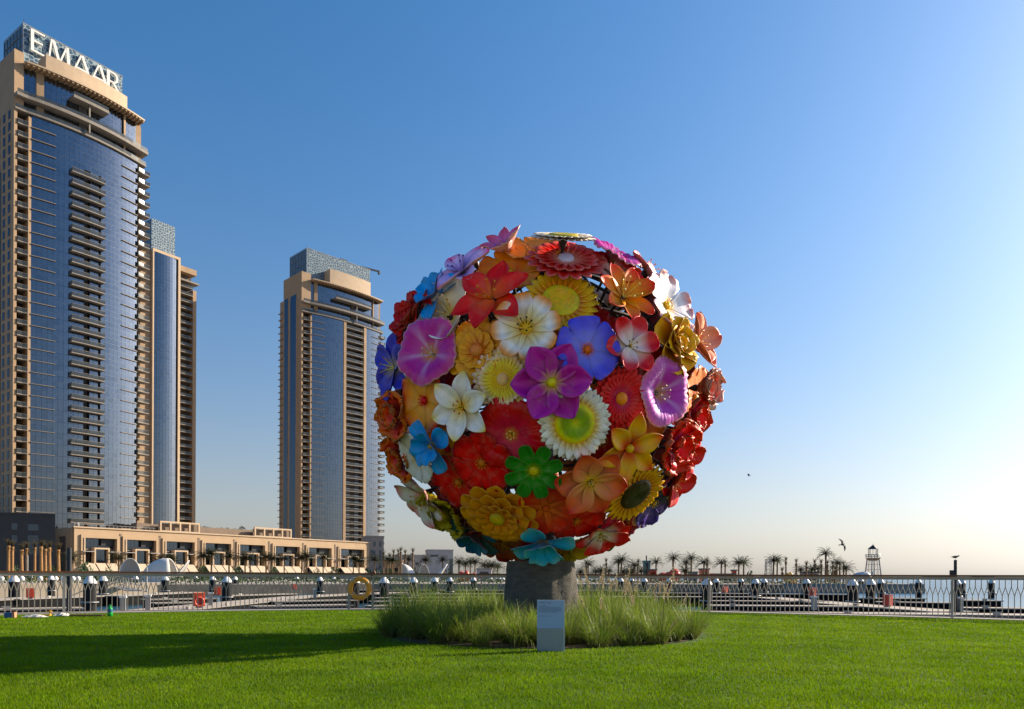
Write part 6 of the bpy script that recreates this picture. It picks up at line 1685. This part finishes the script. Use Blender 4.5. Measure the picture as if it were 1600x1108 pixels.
    b = MB(); b.strip(lin(ub0, ub1, 6), lambda x: yf(x) - 2.4, 0, zu - .8, zu, yb=lambda x: yf(x) + 1.0); o = b.build('balcony', M['slab'], T)
    r = MB(); r.strip(lin(ub0 + .05, ub1 - .05, 6), lambda x: yf(x) - 2.33, 0, zu + .05, zu + 1.0, yb=lambda x: yf(x) - 2.27); r.build('parapet_glass', M['rail_glass'], o)
    b = MB(); xm = (cx0 + cx1) / 2; b.box(xm - .2, xm + .2, yf(xm) - 1.6, yf(xm) - 1.2, zbreak + .1, zu - .81); b.build('column', M['slab'], T)
    b = MB(); b.strip(lin(xm - 2.0, xm + .2, 2), lambda x: yf(x) + .7, 0, zbreak + .1, zu - .9, yb=lambda x: yf(x) + 1.0); b.build('slot_recess', M['recess'], T)
    # cornice with brackets
    b = MB(); b.strip(lin(tan_left + .01, W - .9, 16), lambda x: yf(x) - 2.0, 4.0, zc - .45, zc); o = b.build('cornice', M['tan_pale'], T)
    d = MB(); n = int((W - 4) / 1.15)
    for i in range(n):
        x = tan_left + .5 + (W - tan_left - 1.8) * i / (n - 1); d.box(x - .22, x + .22, yf(x) - 1.8, yf(x) + 1.0, zc - .95, zc - .455)
    d.build('bracket', M['tan'], o)
    p0, p1, pz = par
    b = MB(); b.strip(lin(p0, p1, 10), lambda x: yf(x) + 1.2, 5.4, zc + .002, pz); b.build('parapet_wall', M['tan_pale'], T)
    # crown screen
    k0, k1, ky0, ky1, kz0, kz1 = crown
    b = MB(); b.box(k0 + .1, k1 - .1, ky0 + .1, ky1, kz0, kz1 - .2); cr = b.build('crown', M['crown_glass'], T)
    b = MB(); b.box(k0 + .12, k1, ky0 - .02, ky0 + .09, kz0, kz1); b.build('lattice_screen', M['lattice'], cr)
    b = MB()
    for i in range(7):
        y = ky0 + (ky1 - ky0) * i / 6; b.box(k0 - .02, k0 + .09, y - .08, y + .08, kz0, kz1)
    for z in lin(kz0 + 1, kz1, 4): b.box(k0 - .04, k0 + .088, ky0, ky1, z - .08, z + .08)
    b.box(k0 - .05, k1 + .05, ky0 - .06, ky0 + .095, kz1 + .001, kz1 + .25); b.build('crown_frame', M['crown_trim'], cr)
    b = MB(); b.box(k0 + .3, k0 + .36, ky0 + .3, ky0 + .36, kz1, kz1 + 1.6); b.build('antenna', M['dark_steel'], cr)
    if sign:
        for ch, x, h in sign:
            me = stroke_letter(ch, h)
            link_mesh('sign_letter', me, cr, (x, ky0 - .45, kz0 + 5.9))
    # windows of the end wall
    if endspec:
        ys_, w, h = endspec; f = MB(); f.box(-.10, -.003, -w / 2 - .1, w / 2 + .1, -.1, h + .1); fm = f.mesh('window', M['brown_wall']); g = MB(); g.box(-.12, -.102, -w / 2, w / 2, 0, h); gm = g.mesh('pane', M['glass_dark'])
        for j, y in enumerate(ys_):
            for k in range(nf + 2):
                z = zbreak - 2.4 - k * FH + (0 if k else 0)
                if z < base: break
                o = link_mesh('window', fm, T, (0, y, z)); link_mesh('pane', gm, o)
    return T
ca, sa = math.cos(PANG), math.sin(PANG)
T1 = tower('apartment_tower', (-139.164, 210.129, .2), PANG, 'tallest-looking glass tower with rooftop lettering at the far left', 37.0, 26.0, 1.9, (4.2, 34.6), (13.8, 23.2, 'balcony'),
      (4.3, 32.8, 6.0, 19.3, 147.0, 160.0), (8.1, 31.6, 150.9), 145.2, 135.6, 131.8, 118.9, ((4.2, 10.1), (29.2, 34.6)),
      sign=[('E', 6.0, 6.3), ('M', 10.6, 6.3), ('A', 17.4, 6.3), ('A', 22.6, 6.3), ('R', 27.6, 6.3)], endspec=((3.35, 6.9, 10.4), 1.25, 2.2))
b = MB(); b.box(-.1, -.004, 8.8, 14, 12, 116); b.build('end_panel', M['slate'], T1)
T3 = tower('apartment_tower', (-102.213, 365.0, .2), rad(45.4), 'glass tower with lattice crown standing behind the podium just left of the sculpture', 47.3, 18.0, 2.0, (5.3, 45.4), (23.6, 34.4, 'loggia'),
      (5.2, 42.6, 5.0, 21.3, 147.6, 163.2), (15.3, 39.8, 154.4), 146.2, 134.6, 130.0, 120.0, ((5.3, 12.0), (39.8, 45.4)), tan_left=5.0, floors=34)
# window strips and step on the near end of the right tower, rooftop maintenance crane
b = MB(); b.box(-.14, -.004, 3.9, 5.4, 14, 136); b.build('end_pier', M['tan'], T3)
b = MB(); b.box(-.10, -.004, 5.41, 11.2, 14, 139); b.build('end_glazing', M['glass_dark'], T3)
b = MB(); b.box(-.10, -.004, 13.4, 17.0, 14, 139); b.build('end_glazing', M['glass_dark'], T3)
b = MB(); b.box(0.3, 30, 18.51, 22, 0, 139.0); b.build('rear_wing', M['tan'], T3)
for k in range(34):
    b = MB(); b.box(-.5, .299, 19.0, 22.5, 24 + k * FH, 24.3 + k * FH); b.build('rear_balcony', M['slab'], T3)
b = MB(); b.bar((27, 8, 163.5), (49, 5.5, 164.4), .7, .8); b.box(26, 30, 7, 10, 163.3, 165.0); b.box(48.3, 49.2, 5.0, 6.0, 162.8, 164.2); b.build('roof_crane', M['dark_steel'], T3)
# slimmer tower half hidden between the two
T2 = empty('apartment_tower', (-157.5, 330.0, .2), PANG); tag(T2, 'slimmer tower half hidden behind the right side of the lettered tower', 'tower')
b = MB(); b.box(-16, 12.2, 0.8, 24, 0, 143.5); b.box(12.2, 20.6, 5.0, 24, 0, 139); b.build('wall', M['tan'], T2)
b = MB(); b.box(-.6, 0, -.6, .798, 0, 144.2); b.box(11.2, 12.25, -.6, .798, 0, 144.2); b.box(0, 11.2, -.6, .798, 143.0, 144.2); b.build('glass_surround', M['tan_pale'], T2)
g = MB(); yf2 = lambda x: -.9 * (1 - ((x - 5.6) / 5.6) ** 2) + .1; glaze(g, 0.02, 11.18, 0, 14, 142.9, 8, 78, .10, .0055, yf2, True); o = g.build('curtain_wall', [M['glass'], M['glass_b'], M['glass_c']], T2); o['kind'] = 'stuff'
m_ = MB(); m_.strip(lin(.02, 11.18, 8), lambda x: yf2(x) + .05, .79, 14, 142.9); m_.build('mullions', M['mullion'], T2)
b = MB(); b.box(12.3, 19.0, 3.5, 4.99, 0, 138); b.build('slot_recess', M['recess'], T2)
b = MB(); b.box(19.01, 20.7, .6, 4.99, 0, 132); b.box(12.3, 20.8, .6, 4.99, 139, 141.5); b.build('pier', M['tan'], T2)
b = MB(); b.box(12.3, 18.9, 0.4, 3.49, -.3, 0); s_ = b.mesh('balcony', M['slab']); b = MB(); b.box(12.3, 18.9, .4, .5, .1, 1.0); r_ = b.mesh('parapet_glass', M['rail_glass'])
for k in range(36):
    o = link_mesh('balcony', s_, T2, (0, 0, 17 + k * FH)); link_mesh('parapet_glass', r_, o)
b = MB(); b.box(12.3, 21.4, -.6, 3.4, 134.6, 135.3); b.build('terrace_slab', M['slab'], T2)
b = MB(); b.box(1.3, 12.0, 4.1, 12, 144.2, 159.0); cr = b.build('crown', M['crown_glass'], T2)
b = MB(); b.box(1.2, 12.1, 3.95, 4.08, 144.3, 159.2); b.build('lattice_screen', M['lattice'], cr)
